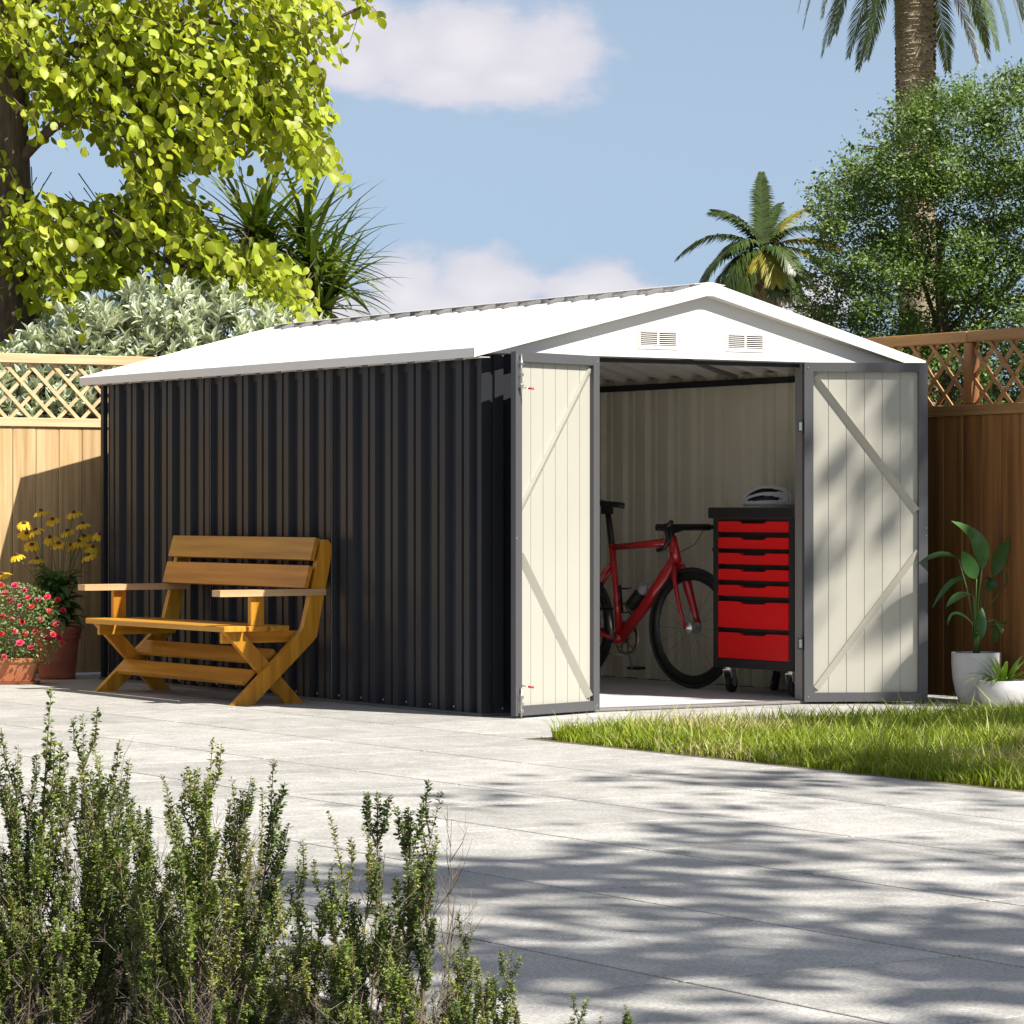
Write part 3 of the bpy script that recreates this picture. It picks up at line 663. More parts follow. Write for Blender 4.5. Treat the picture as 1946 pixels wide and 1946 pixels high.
def door(side):
    """built flat: hinge at x=0, free edge at x=W, inner face towards -y; then swung"""
    W = 0.645; FRM = 0.047; T = 0.03
    hx = XL if side < 0 else XR
    fx, fy = (0.0446, -0.2017) if side < 0 else (2.5202, -0.3129)
    d = Vector((fx-hx, fy+0.012, 0)).normalized(); nrm = Vector((d.y, -d.x, 0)) if side > 0 else Vector((-d.y, d.x, 0))
    # nrm = the inner face's direction (towards the camera)
    h0 = Vector((hx+(0.004 if side > 0 else -0.004), -0.012, DZ))
    def P(s, f, z): return h0+d*s+nrm*f+UP*z
    root = None
    def bxx(s0, s1, f0, f1, z0, z1, nm, mt, parent, lst=None):
        vs = [P(s, f, z) for s in (s0, s1) for f in (f0, f1) for z in (z0, z1)]
        fs = [(0, 1, 3, 2), (4, 6, 7, 5), (0, 4, 5, 1), (2, 3, 7, 6), (0, 2, 6, 4), (1, 5, 7, 3)]
        mm = lst or MB(); mm.add(vs, fs)
        if lst is None: return mm.build(nm, mt, parent)
    # panel: flat sheet with standing seams
    m = MB(); pts = []
    for k in range(6):
        s = FRM-0.01+k*0.094
        pts += [(s, 0.0), (s+0.0885, 0.0), (s+0.090, -0.003), (s+0.0925, -0.003)]
    pts = [p for p in pts if p[0] < W-FRM+0.01]+[(W-FRM+0.01, 0)]
    for sk, off, in ((0, 0.006), (1, 0.003)):
        vs = []
        for (s, dp) in pts: vs += [P(s, dp+off, 0.02), P(s, dp+off, DH-0.02)]
        m.add(vs, [(2*i, 2*i+2, 2*i+3, 2*i+1) for i in range(len(pts)-1)], sk)
    root = m.build('door', ['cream', 'charcoal'], shed)
    bxx(0, FRM, 0, T, 0, DH, 'door_stile', 'frame_grey', root); bxx(W-FRM, W, 0, T, 0, DH, 'door_stile', 'frame_grey', root)
    bxx(FRM, W-FRM, 0.0005, T-0.0006, 0, FRM, 'door_rail', 'frame_grey', root); bxx(FRM, W-FRM, 0.0005, T-0.0006, DH-FRM, DH, 'door_rail', 'frame_grey', root)
    # two braces that meet near the free side at mid height
    for (za, zb) in ((DH-FRM-0.004, DH*0.565), (FRM+0.004, DH*0.445)):
        a = P(FRM+0.012, 0.019, za-0.02*(1 if za > 1 else -1)); b = P(W-FRM-0.004, 0.019, zb)
        dv = (b-a).normalized(); sd = dv.cross(nrm).normalized()
        if sd.z < 0: sd = -sd
        mm = MB(); a = a-nrm*0.019; b = b-nrm*0.019      # folded angle: a broad lower face and a steep upper one
        vs = [p+sd*i_+nrm*j_ for p in (a, b) for (i_, j_) in ((-0.024, 0.0063), (0.013, 0.0063), (0.010, 0.0285))]
        mm.add(vs, [(0, 1, 2), (5, 4, 3), (0, 3, 4, 1), (1, 4, 5, 2), (2, 5, 3, 0)])
        mm.build('brace', 'cream', root)
    q = MB()
    def sc(s, z, f=T):
        p = P(s, f, z); a = d; b = UP
        vs = [p+(a*math.cos(k*PI/3)+b*math.sin(k*PI/3))*0.0045 for k in range(6)]+[p+nrm*0.003+(a*math.cos(k*PI/3)+b*math.sin(k*PI/3))*0.003 for k in range(6)]
        q.add(vs, [tuple(range(6, 12))]+[(k, (k+1) % 6, 6+(k+1) % 6, 6+k) for k in range(6)])
    for z in (0.025, DH-0.028): sc(0.02, z)
    sc(W-0.009, DH/2-0.02); sc(W-0.009, DH/2+0.02) if side > 0 else None
    tag(q.build('screws', 'screw', root), kind='stuff')
    # hinges
    for z in (0.30, 1.42):
        hm = MB(); c = P(-0.006, 0.012, z); hm.tube([c-UP*0.035, c+UP*0.035], 0.006, 8)
        vs = [P(s, f, zz) for s in (-0.034, -0.006) for f in (0.020, 0.0225) for zz in (z-0.03, z+0.03)]
        if side > 0: hm.add(vs, [(0, 1, 3, 2), (4, 6, 7, 5), (0, 4, 5, 1), (2, 3, 7, 6), (0, 2, 6, 4), (1, 5, 7, 3)])
        if side > 0:
            vs = [P(s_, f, zz) for s_ in (-0.027, -0.013) for f in (0.0228, 0.024) for zz in (z-0.021, z+0.021)]
            hm.add(vs, [(0, 1, 3, 2), (4, 6, 7, 5), (0, 4, 5, 1), (2, 3, 7, 6), (0, 2, 6, 4), (1, 5, 7, 3)], 1)
        hm.build('hinge', ['dark_metal', 'steel'], root)
    if side < 0:      # shoot bolts with red grips on the free stile of the left door
        for z0, z1, zg, up in ((DH-0.185, DH-0.012, DH-0.172, 1), (0.004, 0.135, 0.146, -1)):
            bm_ = MB(); sx = W-0.030
            bm_.tube([P(sx, T+0.010, z0-0.01), P(sx, T+0.010, z1)], 0.0042, 8)
            bolt = bm_.build('shoot_bolt', 'steel', root)
            pl = MB()
            vs = [P(s, f, z) for s in (sx-0.014, sx+0.014) for f in (T, T+0.003) for z in (z0+0.01, z1-0.03)]
            pl.add(vs, [(0, 1, 3, 2), (4, 6, 7, 5), (0, 4, 5, 1), (2, 3, 7, 6), (0, 2, 6, 4), (1, 5, 7, 3)])
            for zz in np.linspace(z0+0.02, z1-0.045, 3):
                vs = [P(s, f, z) for s in (sx-0.011, sx+0.011) for f in (T+0.003, T+0.016) for z in (zz-0.007, zz+0.007)]
                pl.add(vs, [(0, 1, 3, 2), (4, 6, 7, 5), (0, 4, 5, 1), (2, 3, 7, 6), (0, 2, 6, 4), (1, 5, 7, 3)])
            pl.build('bolt_plate', 'steel', root)
            gr = MB(); gr.tube([P(sx, T+0.012, zg), P(sx-0.014, T+0.045, zg-0.004)], 0.0028, 6, 0); gr.tube([P(sx-0.013, T+0.043, zg-0.004), P(sx-0.024, T+0.068, zg-0.007)], 0.0055, 8, 1)
            gr.build('bolt_grip', ['steel', 'red_plastic'], root)
    # turn handle on the outer face near the free edge
    hm = MB(); c = P(W-0.06, -0.003, DH*0.63); hm.tube([c, c-nrm*0.03], 0.006, 8); hm.tube([c-nrm*0.03-d*0.0, c-nrm*0.03-UP*0.02], 0.006, 8)
    hm.build('handle', 'chrome', root)
door(-1); door(1)

# ================================================================== BENCH
def bench():
    root = empty('garden_bench', (-0.35, 2.24, 0)); tag(root, 'varnished honey brown wooden bench with crossed legs against the dark shed wall', 'bench')
    y0, y1 = 1.43, 3.06; dx = -0.02; th = 0.04
    S = lambda pts: [(p[0]+dx, p[1]) for p in pts]
    rear = S([(-0.582, 0), (-0.461, 0), (-0.112, 0.318), (-0.088, 0.345), (-0.058, 0.50), (-0.020, 0.67), (0.002, 0.79), (-0.004, 0.825), (-0.022, 0.846), (-0.050, 0.848), (-0.064, 0.83), (-0.127, 0.557), (-0.168, 0.395), (-0.185, 0.368)])
    front = S([(-0.605, 0.374), (-0.503, 0.374), (-0.144, 0), (-0.250, 0)])
    for (a, b, c, d) in ((y0, y0+th, y0+th+0.0005, y0+2*th), (y1-th, y1, y1-2*th, y1-th-0.0005)):
        MB().prism(rear[::-1], 1, a, b).build('rear_leg', 'bench_z', root)
        MB().prism(front[::-1], 1, c, d).build('front_leg', 'bench_z', root)
        MB().box((-0.585+dx, c, 0.340), (-0.215+dx, d, 0.3745)) if False else None
        e0, e1 = (d+0.0005, d+0.03) if a == y0 else (c-0.03, c-0.0005)
        MB().box((-0.60+dx, e0, 0.315), (-0.13+dx, e1, 0.3745), c=0.003).build('seat_support', 'bench_x', root)
        # post under the armrest
        p0, p1 = (a-0.001, b-0.006) if a == y0 else (a+0.006, b+0.001)
        MB().box((-0.477+dx, p0, 0.4055), (-0.399+dx, p1, 0.5575), c=0.003).build('arm_post', 'bench_z', root)
        # armrest: board with its outer rear corner cut back
        ym = (a+b)/2; o = -1 if a == y0 else 1
        pts = [(-0.667+dx, ym-0.045), (-0.30+dx, ym-0.045), (-0.035+dx, ym-0.022), (-0.035+dx, ym+0.045), (-0.667+dx, ym+0.045)]
        if o > 0: pts = [(-0.667+dx, ym-0.045), (-0.035+dx, ym-0.045), (-0.035+dx, ym+0.022), (-0.30+dx, ym+0.045), (-0.667+dx, ym+0.045)]
        MB().prism(pts, 2, 0.558, 0.591).build('armrest', 'bench_arm', root)
    for (a, b) in ((-0.632, -0.505), (-0.488, -0.378), (-0.356, -0.252)):
        lo_, hi_ = (y0-0.002, y1+0.002) if a < -0.5 else (y0+0.0805 if a > -0.4 and False else y0-0.002, y1+0.002)
        m = MB()
        m.box((a+dx, lo_, 0.376), (b+dx, hi_, 0.405), c=0.003)
        m.build('seat_slat', 'bench_y', root)
    for (xt, zt_, xb, zb) in ((-0.063, 0.852, -0.094, 0.737), (-0.100, 0.707, -0.131, 0.592)):
        t = 0.024; n = Vector((-(zt_-zb), 0, xt-xb)).normalized()*t
        o = 0.0085
        m = MB(); pts = [(xt+dx-o, zt_), (xb+dx-o, zb), (xb+dx-o+n.x, zb+n.z), (xt+dx-o+n.x, zt_+n.z)]
        m.prism(pts, 1, y0+0.005, y1-0.005); m.build('back_slat', 'bench_y', root)
    dr = Vector((0.74, 0, 0.673)).normalized()
    for (xc, zc) in ((-0.438, 0.128), (-0.318, 0.232)):
        nn = Vector((-dr.z, 0, dr.x))*0.024; c = Vector((xc+dx, 0, zc)); h = dr*0.046
        pts = [(c-h), (c+h), (c+h+nn), (c-h+nn)]
        MB().prism([(p.x, p.z) for p in pts], 1, y0+2*th+0.001, y1-2*th-0.001).build('stretcher', 'bench_y', root)
bench()

# ================================================================== BICYCLE, CABINET, HELMET
def bicycle():
    FZ = 0.0095; R = 0.337
    d = Vector((-0.16, 0.987, 0)).normalized()       # from the front hub to the rear hub
    root = empty('road_bicycle', (2.227, 1.338, FZ), math.atan2(d.y, d.x))
    tag(root, 'red road bicycle with black saddle and drop bars inside the shed', 'bicycle')
    def B(mb, nm, mt, par=root): return mb.build(nm, mt, par, local=True)
    # local: +x to the rear, z up, y sideways
    ht, hb = Vector((0.160, 0, 0.825)), Vector((0.125, 0, 0.69)); bb = Vector((0.577, 0, 0.262)); st = Vector((0.645, 0, 0.80)); rh = Vector((0.972, 0, R))
    m = MB()
    m.tube([ht+Vector((0, 0, 0.02)), hb], [0.025, 0.033], 12, flat=(1.15, 0.85))
    m.tube([ht+Vector((0.0, 0, -0.012)), st+Vector((-0.005, 0, -0.022))], [0.024, 0.018], 12)
    m.tube([hb+Vector((0, 0, 0.03)), hb.lerp(bb, 0.5), bb], [0.038, 0.034, 0.036], 12, flat=(1, 0.8))
    m.tube([st, st.lerp(bb, 0.55), bb], [0.019, 0.018, 0.024], 12)
    m.tube([bb+Vector((0, -0.04, 0)), bb+Vector((0, 0.04, 0))], 0.028, 14)
    for s in (-1, 1):
        m.tube([bb+Vector((0.02, s*0.022, 0)), Vector((0.75, s*0.045, 0.30)), rh+Vector((0, s*0.062, 0))], [0.016, 0.013, 0.011], 8)
        m.tube([st.lerp(bb, 0.22)+Vector((0.01, s*0.012, 0)), Vector((0.80, s*0.042, 0.53)), rh+Vector((0, s*0.062, 0))], [0.012, 0.010, 0.009], 8)
    B(m, 'frame', 'bike_red')
    m = MB()
    cr = hb+Vector((-0.006, 0, -0.02))
    m.tube([hb, cr], 0.027, 12)
    for s in (-1, 1):
        m.tube([cr+Vector((0, s*0.012, 0.01)), Vector((0.092, s*0.046, 0.60)), Vector((0.045, s*0.054, 0.45)), Vector((0.0, s*0.056, R-0.006))], [0.027, 0.021, 0.016, 0.012], 10, flat=(1.3, 0.7))
    B(m, 'fork', 'bike_red')
    for hx, steer in ((0.0, 0), (rh.x, 0)):
        c = Vector((hx, 0, R)); w = empty('wheel', c); w.parent = root
        m = MB()
        n = 48; prof = [(R, 0), (R-0.004, 0.010), (R-0.014, 0.0135), (R-0.024, 0.010), (R-0.024, -0.010), (R-0.014, -0.0135), (R-0.004, -0.010)]
        m.lathe(prof, (0, 0, 0), n, axis=1, closed=True); B(m, 'tyre', 'rubber', w)
        prof = [(R-0.023, 0.0105), (R-0.045, 0.0135), (R-0.072, 0.004), (R-0.072, -0.004), (R-0.045, -0.0135), (R-0.023, -0.0105)]
        m = MB(); m.lathe(prof, (0, 0, 0), n, axis=1, closed=True); B(m, 'rim', 'black', w)
        m = MB(); m.lathe([(0.001, -0.052), (0.011, -0.052), (0.014, -0.042), (0.032, -0.038), (0.034, -0.028), (0.026, -0.014), (0.026, 0.014), (0.034, 0.028), (0.032, 0.038), (0.014, 0.042), (0.011, 0.052), (0.001, 0.052)], (0, 0, 0), 16, axis=1); B(m, 'hub', 'chrome', w)
        m = MB()
        for k in range(20):
            a = 2*PI*k/20; s = 0.03 if k % 2 else -0.03; b = a+(0.35 if (k//2) % 2 else -0.35)
            m.tube([(0.022*math.cos(b), s, 0.022*math.sin(b)), ((R-0.07)*math.cos(a), 0, (R-0.07)*math.sin(a))], 0.0007, 4, caps=False)
        tag(B(m, 'spokes', 'black', w), kind='stuff')
        if hx > 0.5:
            m = MB()
            for q, rr in enumerate((0.052, 0.045, 0.039, 0.033)): m.lathe([(rr, -0.047+q*0.004), (rr, -0.045+q*0.004), (0.015, -0.045+q*0.004)], (0, 0, 0), 24, axis=1)
            B(m, 'cassette', 'steel', w)
    m = MB(); m.tube([st+Vector((0, 0, -0.02)), st+Vector((0.032, 0, 0.175))], [0.0165, 0.015], 10, flat=(1.4, 0.8)); m.box((0.655, -0.02, 0.968), (0.715, 0.02, 1.022)); B(m, 'seatpost', 'black')
    m = MB(); sec = [(0.545, 0.006, 1.020), (0.60, 0.020, 1.026), (0.67, 0.035, 1.030), (0.74, 0.066, 1.036), (0.805, 0.072, 1.046), (0.82, 0.04, 1.046)]
    vs = []
    for (x, w, z) in sec:
        for k in range(8):
            a = 2*PI*k/8; vs.append((x, w*math.cos(a), z+(0.012 if math.sin(a) > 0 else 0.022)*math.sin(a)))
    fs = [tuple(range(8))[::-1], tuple(range(40, 48))]+[(i*8+k, i*8+(k+1) % 8, (i+1)*8+(k+1) % 8, (i+1)*8+k) for i in range(5) for k in range(8)]
    m.add(vs, fs, 0, True); B(m, 'saddle', 'black')
    sm = Vector((0.165, 0, 0.872))
    m = MB(); m.tube([ht+Vector((0.0, 0, 0.015)), sm+Vector((0.006, 0, 0.025))], 0.018, 10); m.tube([sm, Vector((0.075, 0, 0.893))], 0.017, 10); m.tube([sm+Vector((0.006, 0, 0.02)), sm+Vector((0.008, 0, 0.05))], 0.014, 8); B(m, 'stem', 'black')
    m = MB(); hx, hz = 0.07, 0.895
    m.tube([(hx, -0.21, hz), (hx, 0.21, hz)], 0.014, 10, flat=(1.35, 0.8))
    for s in (-1, 1):
        m.tube([(hx, s*0.205, hz), (hx-0.05, s*0.212, hz+0.002), (hx-0.092, s*0.214, hz-0.03), (hx-0.098, s*0.216, hz-0.075), (hx-0.07, s*0.218, hz-0.115), (hx-0.02, s*0.22, hz-0.126)], 0.0135, 8)
    B(m, 'handlebar', 'black')
    for s in (-1, 1):
        m = MB(); m.tube([(hx-0.05, s*0.212, hz+0.004), (hx-0.10, s*0.213, hz+0.010), (hx-0.125, s*0.213, hz+0.035)], [0.015, 0.017, 0.012], 8)
        m.tube([(hx-0.10, s*0.213, hz), (hx-0.125, s*0.218, hz-0.05), (hx-0.105, s*0.222, hz-0.10)], [0.007, 0.006, 0.005], 6); B(m, 'brake_lever', 'black')
    m = MB(); cy = -0.05
    m.lathe([(0.098, cy-0.003), (0.101, cy), (0.098, cy+0.003), (0.078, cy+0.003), (0.078, cy-0.003)], (bb.x, 0, bb.z), 36, axis=1, closed=True)
    for k in range(4):
        a = PI/4+k*PI/2; m.bar((bb.x, cy, bb.z), (bb.x+0.085*math.cos(a), cy, bb.z+0.085*math.sin(a)), 0.006, 0.02, (0, 1, 0))
    cs = B(m, 'chainring', 'steel')
    for s, a in ((-1, -PI/2-0.12), (1, PI/2-0.12)):
        e = Vector((bb.x+0.172*math.cos(a), s*0.072, bb.z+0.172*math.sin(a)))
        m = MB(); m.tube([(bb.x, s*0.062, bb.z), e], [0.016, 0.010], 8, flat=(1, 0.6)); ck = B(m, 'crank_arm', 'steel')
        m = MB(); m.box((e.x-0.04, min(e.y, e.y+s*0.07), e.z-0.008), (e.x+0.04, max(e.y, e.y+s*0.07), e.z+0.008)); B(m, 'pedal', 'black')
    m = MB(); m.tube([(bb.x, cy, bb.z+0.099), (rh.x, -0.045, R+0.05)], 0.004, 5); m.tube([(bb.x, cy, bb.z-0.099), (0.90, -0.047, R-0.16), (0.985, -0.047, R-0.10)], 0.004, 5); B(m, 'chain', 'steel')
    m = MB(); m.tube([rh+Vector((0, -0.05, -0.02)), (0.99, -0.055, R-0.09), (0.93, -0.05, R-0.17)], [0.014, 0.012, 0.010], 8); m.lathe([(0.018, -0.052), (0.018, -0.046)], (0.93, 0, R-0.16), 12, axis=1); B(m, 'rear_derailleur', 'black')
    # cages on the down tube and the seat tube, each a bent wire basket
    dt = (hb-bb).normalized(); up_ = Vector((dt.z, 0, -dt.x))*1.0
    up_ = Vector((0, 0, 1))-dt*dt.z; up_.normalize()
    for p0, ax, nv in ((bb.lerp(hb, 0.30), dt, up_), (bb.lerp(st, 0.32), (st-bb).normalized(), Vector((-1, 0, 0.1)).normalized())):
        m = MB(); c0 = p0+nv*0.036
        for q in (0.0, 0.085):
            ring = [c0+ax*(q+0.02)+nv*(0.037+0.037*math.cos(t))+Vector((0, 0.037*math.sin(t), 0)) for t in np.linspace(0.5, 2*PI-0.5, 9)]
            m.tube(ring, 0.004, 5)
        m.bar(c0+ax*-0.03, c0+ax*0.13, 0.014, 0.006, nv); m.tube([c0+ax*-0.03, c0+ax*-0.03+nv*0.07, c0+ax*0.02+nv*0.074], 0.004, 5); B(m, 'bottle_cage', 'black')
    for (a, b, c) in (((0.09, 0.10, 0.89), (0.10, 0.16, 0.80), (0.13, 0.02, 0.74)), ((0.05, -0.15, 0.89), (0.06, -0.08, 0.80), (0.12, -0.01, 0.75))):
        m = MB(); m.tube([a, Vector(a).lerp(Vector(b), 0.6), b, c], 0.0022, 5); B(m, 'brake_cable', 'black')
    # bottle in the down tube cage: a thing of its own
    A = Matrix.Translation(Vector((2.227, 1.338, FZ))) @ Matrix.Rotation(math.atan2(d.y, d.x), 4, 'Z')
    c0 = bb.lerp(hb, 0.30)+up_*0.075
    bt = empty('water_bottle', A @ c0); rot = (A.to_3x3() @ dt).to_track_quat('Z', 'Y'); bt.rotation_euler = rot.to_euler()
    tag(bt, 'small dark water bottle with pale cap in the bicycle frame cage', 'bottle')
    MB().lathe([(0.001, 0), (0.034, 0.003), (0.036, 0.03), (0.036, 0.10), (0.031, 0.112), (0.031, 0.12), (0.026, 0.135)], n=20).build('bottle_body', 'dark_metal', bt, local=True)
    MB().lathe([(0.034, 0.13), (0.034, 0.155), (0.020, 0.166), (0.012, 0.170), (0.011, 0.185), (0.001, 0.187)], n=20).build('bottle_cap', 'bottle_grey', bt, local=True)
bicycle()

def cabinet():
    x0, x1, y0, y1, z0, z1 = 2.11, 2.555, 0.257, 1.017, 0.150, 1.015
    root = empty('tool_cabinet', ((x0+x1)/2, (y0+y1)/2, 0.0095)); tag(root, 'black tool cabinet with seven red drawers on castors inside the shed', 'cabinet')
    m = MB()
    m.box((x0+0.03, y0+0.004, z0+0.04), (x1, y1-0.004, z1-0.06))
    m.box((x0, y0+0.012, z0), (x0+0.0295, y0+0.050, z1-0.06)); m.box((x0, y1-0.082, z0), (x0+0.0295, y1-0.035, z1-0.06))
    m.box((x0+0.001, y0+0.0505, z0), (x0+0.0295, y1-0.0825, z0+0.047)); m.box((x0+0.001, y0+0.0505, 0.945), (x0+0.0295, y1-0.0825, z1-0.06))
    m.build('cabinet_body', 'cab_black', root)
    MB().box((x0-0.012, y0-0.006, z1-0.06), (x1+0.006, y1+0.002, z1), c=0.006).build('cabinet_top', 'cab_black', root)
    for (zt, zb) in ((0.940, 0.883), (0.853, 0.794), (0.769, 0.710), (0.682, 0.624), (0.596, 0.539), (0.508, 0.367), (0.340, 0.201)):
        ya, yb = y0+0.053, y1-0.085; w = yb-ya; mid = ya+w*0.5
        pts = [(ya, zb), (yb, zb), (yb, zt), (mid+w*0.19, zt), (mid+w*0.155, zt-0.012), (mid-w*0.155, zt-0.012), (mid-w*0.19, zt), (ya, zt)]
        m = MB().prism(pts, 0, x0-0.003, x0+0.027)
        dr = m.build('drawer', 'cab_red', root)
        MB().box((x0-0.0045, ya+0.001, zb), (x0-0.0031, yb-0.001, zb+0.006)).build('drawer_lip', 'cab_red', dr)
        MB().box((x0+0.006, mid-w*0.15, zt-0.0115), (x0+0.026, mid+w*0.15, zt-0.002)).build('drawer_handle', 'black', dr)
    for (cx, cy, ang) in ((x0+0.06, y1-0.10, 0.5), (x0+0.06, y0+0.10, 0.2), (x1-0.07, y1-0.10, 1.2), (x1-0.07, y0+0.10, -0.4)):
        c = empty('castor', (cx, cy, 0.0095), ang); c.parent = root; c.matrix_parent_inverse = Matrix.Translation(-root.location)
        m = MB(); m.lathe([(0.001, -0.017), (0.040, -0.017), (0.0545, -0.012), (0.0545, 0.012), (0.040, 0.017), (0.001, 0.017)], (0.03, 0, 0.0545), 24, axis=1); m.build('castor_wheel', 'rubber', c, local=True)
        m = MB(); m.lathe([(0.001, -0.019), (0.022, -0.019), (0.026, -0.016)], (0.03, 0, 0.0545), 16, axis=1); m.lathe([(0.026, 0.016), (0.022, 0.019), (0.001, 0.019)], (0.03, 0, 0.0545), 16, axis=1); m.build('castor_hub', 'chrome', c, local=True)
        m = MB()
        for s in (-1, 1):
            m.prism([(0.018, 0.045), (0.042, 0.045), (0.050, 0.075), (0.034, 0.122), (-0.030, 0.122), (-0.022, 0.085)], 1, s*0.0225-0.002, s*0.0225+0.002)
        m.box((-0.03, -0.0245, 0.1222), (0.034, 0.0245, 0.1275)); m.lathe([(0.028, 0.1276), (0.028, 0.141)], (0, 0, 0), 16); m.build('castor_fork', 'chrome', c, local=True)
cabinet()

def helmet():
    c = Vector((2.352, 0.80, 1.0165)); root = empty('cycling_helmet', c, -0.5724); tag(root, 'white and black cycling helmet resting on the tool cabinet', 'helmet')
    A, Bq, H = 0.142, 0.098, 0.108
    def pt(a, t, k=1.0):      # a around (0..pi front to back over the top), t sideways angle
        return Vector((-A*k*math.cos(a), Bq*k*math.sin(a)*math.sin(t), 0.012+H*k*math.sin(a)*math.cos(t)))
    m = MB(); vs = []; na, nb = 20, 14
    for i in range(na+1):
        for j in range(nb+1): vs.append(pt(PI*(0.02+0.96*i/na), -PI/2+PI*j/nb, 0.93))
    m.add(vs, [(i*(nb+1)+j, i*(nb+1)+j+1, (i+1)*(nb+1)+j+1, (i+1)*(nb+1)+j) for i in range(na) for j in range(nb)], 0, True); m.build('helmet_liner', 'black', root, local=True)
    def vent(a, t):
        s = abs(t)
        for (tc, a0, a1, hw, sl) in ((0.26, 0.45, 2.55, 0.10, 0.0), (0.74, 0.38, 2.15, 0.17, 0.10), (1.22, 0.55, 2.05, 0.14, 0.10)):
            if a0 < a < a1:
                f = (a-a0)/(a1-a0)
                if abs(s-tc-sl*(f-0.5)) < hw*math.sin(PI*f**0.7)**0.6: return True
        return 2.28 < a < 2.34 and s < 1.4
    m = MB(); vs = []; na, nb = 72, 56
    for i in range(na+1):
        for j in range(nb+1): vs.append(pt(PI*(0.01+0.98*i/na), -PI/2+PI*j/nb, 1.0))
    fs = [(i*(nb+1)+j, i*(nb+1)+j+1, (i+1)*(nb+1)+j+1, (i+1)*(nb+1)+j) for i in range(na) for j in range(nb) if not vent(PI*(0.01+0.98*(i+.5)/na), -PI/2+PI*(j+.5)/nb)]
    m.add(vs, fs, 0, True); sh = m.build('helmet_shell', 'white_plastic', root, local=True)
    md = sh.modifiers.new('thickness', 'SOLIDIFY'); md.thickness = 0.006; md.offset = -1
    m = MB(); m.lathe([(1.0, 0.004), (1.03, 0.010), (1.0, 0.022), (0.9, 0.022), (0.9, 0.004)], n=32, closed=True)
    m.v = [(p[0]*A*0.97, p[1]*Bq*0.97, p[2]) for p in m.v]; m.build('helmet_rim', 'white_plastic', root, local=True)
helmet()

# ================================================================== POTTED PLANTS
def blade(path, widths, up=(0, 0, 1), fold=0.25):
    """strap leaf along path; widths = half widths; folded along the midrib"""
    path = [Vector(p) for p in path]; n = len(path); vs = []
    for i in range(n):
        d = (path[min(i+1, n-1)]-path[max(i-1, 0)]).normalized(); s = d.cross(Vector(up))
        s = s.normalized() if s.length > 1e-4 else Vector((1, 0, 0)); nz = s.cross(d)
        w = widths[i]; vs += [path[i]-s*w+nz*w*fold, path[i], path[i]+s*w+nz*w*fold]
    return vs, [f for i in range(n-1) for f in ((3*i, 3*i+1, 3*i+4, 3*i+3), (3*i+1, 3*i+2, 3*i+5, 3*i+4))]
def add_blade(m, path, widths, up=(0, 0, 1), fold=0.25, mi=0):
    v, f = blade(path, widths, up, fold); m.add(v, f, mi, True)

def tall_pot():
    c = Vector((2.712, -0.49, 0)); root = empty("potted_bird_of_paradise", c)
    tag(root, 'tall white pot with a large leaved green plant by the brown fence', 'potted plant')
    R = 0.128
    MB().lathe([(0.001, 0.001), (0.080, 0.001), (0.088, 0.006), (0.108, 0.06), (0.122, 0.13), (0.128, 0.20), (0.1285, 0.262), (0.126, 0.266), (0.118, 0.266), (0.116, 0.25), (0.116, 0.236)], c, 40).build('pot', 'pot_white', root)
    MB().disc((c.x, c.y, 0.238), 0.1165, 24).build('soil', 'soil', root)
    t = (c-CAM).dot(FW); rr = random.Random(4)
    def q(u, v, dt=0.0): return at(u, v, t+dt)
    base = c+UP*0.238
    m = MB(); m.tube([base, base+UP*0.12+RT*0.004, base+UP*0.2], [0.020, 0.016, 0.010], 8); m.build('stem', 'flower_leaf', root)
    # (leaf base, leaf middle, leaf tip) in photo pixels with a depth offset, half width in metres
    L = [((1866, 1084, -.02), (1858, 1030, -.05), (1808, 990, -.10), .043), ((1856, 1100, -.06), (1843, 1075, -.10), (1828, 1047, -.12), .040), ((1888, 1095, .03), (1899, 1060, .04), (1917, 1024, .02), .042),
         ((1822, 1063, -.05), (1786, 1054, -.10), (1742, 1074, -.13), .022), ((1850, 1133, -.1), (1825, 1132, -.16), (1798, 1154, -.20), .030), ((1866, 1155, -.12), (1864, 1190, -.17), (1864, 1217, -.18), .032),
         ((1888, 1178, -.08), (1900, 1190, -.12), (1903, 1205, -.14), .017), ((1868, 1120, .02), (1885, 1110, .05), (1872, 1096, .06), .030), ((1913, 1108, .04), (1926, 1088, .06), (1950, 1094, .06), .026),
         ((1846, 1105, .05), (1810, 1106, .10), (1772, 1155, .10), .018), ((1846, 1182, 0), (1815, 1165, .04), (1800, 1190, .05), .010), ((1890, 1190, .02), (1891, 1205, .02), (1892, 1222, .0), .022), ((1905, 1186, .05), (1930, 1180, .08), (1955, 1196, .08), .012)]
    for (a, b, e, w) in L:
        pa, pb, pe = q(*a), q(*b), q(*e); m = MB()
        path = [pa*(1-s)**2+(pb*2-(pa+pe)/2)*2*s*(1-s)+pe*s*s for s in np.linspace(0, 1, 9)]
        wd = [w*k for k in (0.05, 0.55, 0.86, 1.0, 1.0, 0.92, 0.75, 0.45, 0.04)]
        upv = -FW*0.55+UP*0.6+RT*rr.uniform(-0.5, 0.5)
        add_blade(m, path, wd, upv, 0.16)
        lf = m.build('leaf', 'pot_leaf', root)
        p2 = base+UP*0.10+Vector((rr.uniform(-.012, .012), rr.uniform(-.012, .012), 0))
        mid = p2.lerp(pa, 0.55)+UP*0.03; m = MB(); m.tube([p2, mid, pa], [0.005, 0.004, 0.003], 5); m.build('stalk', 'flower_leaf', lf)
tall_pot()
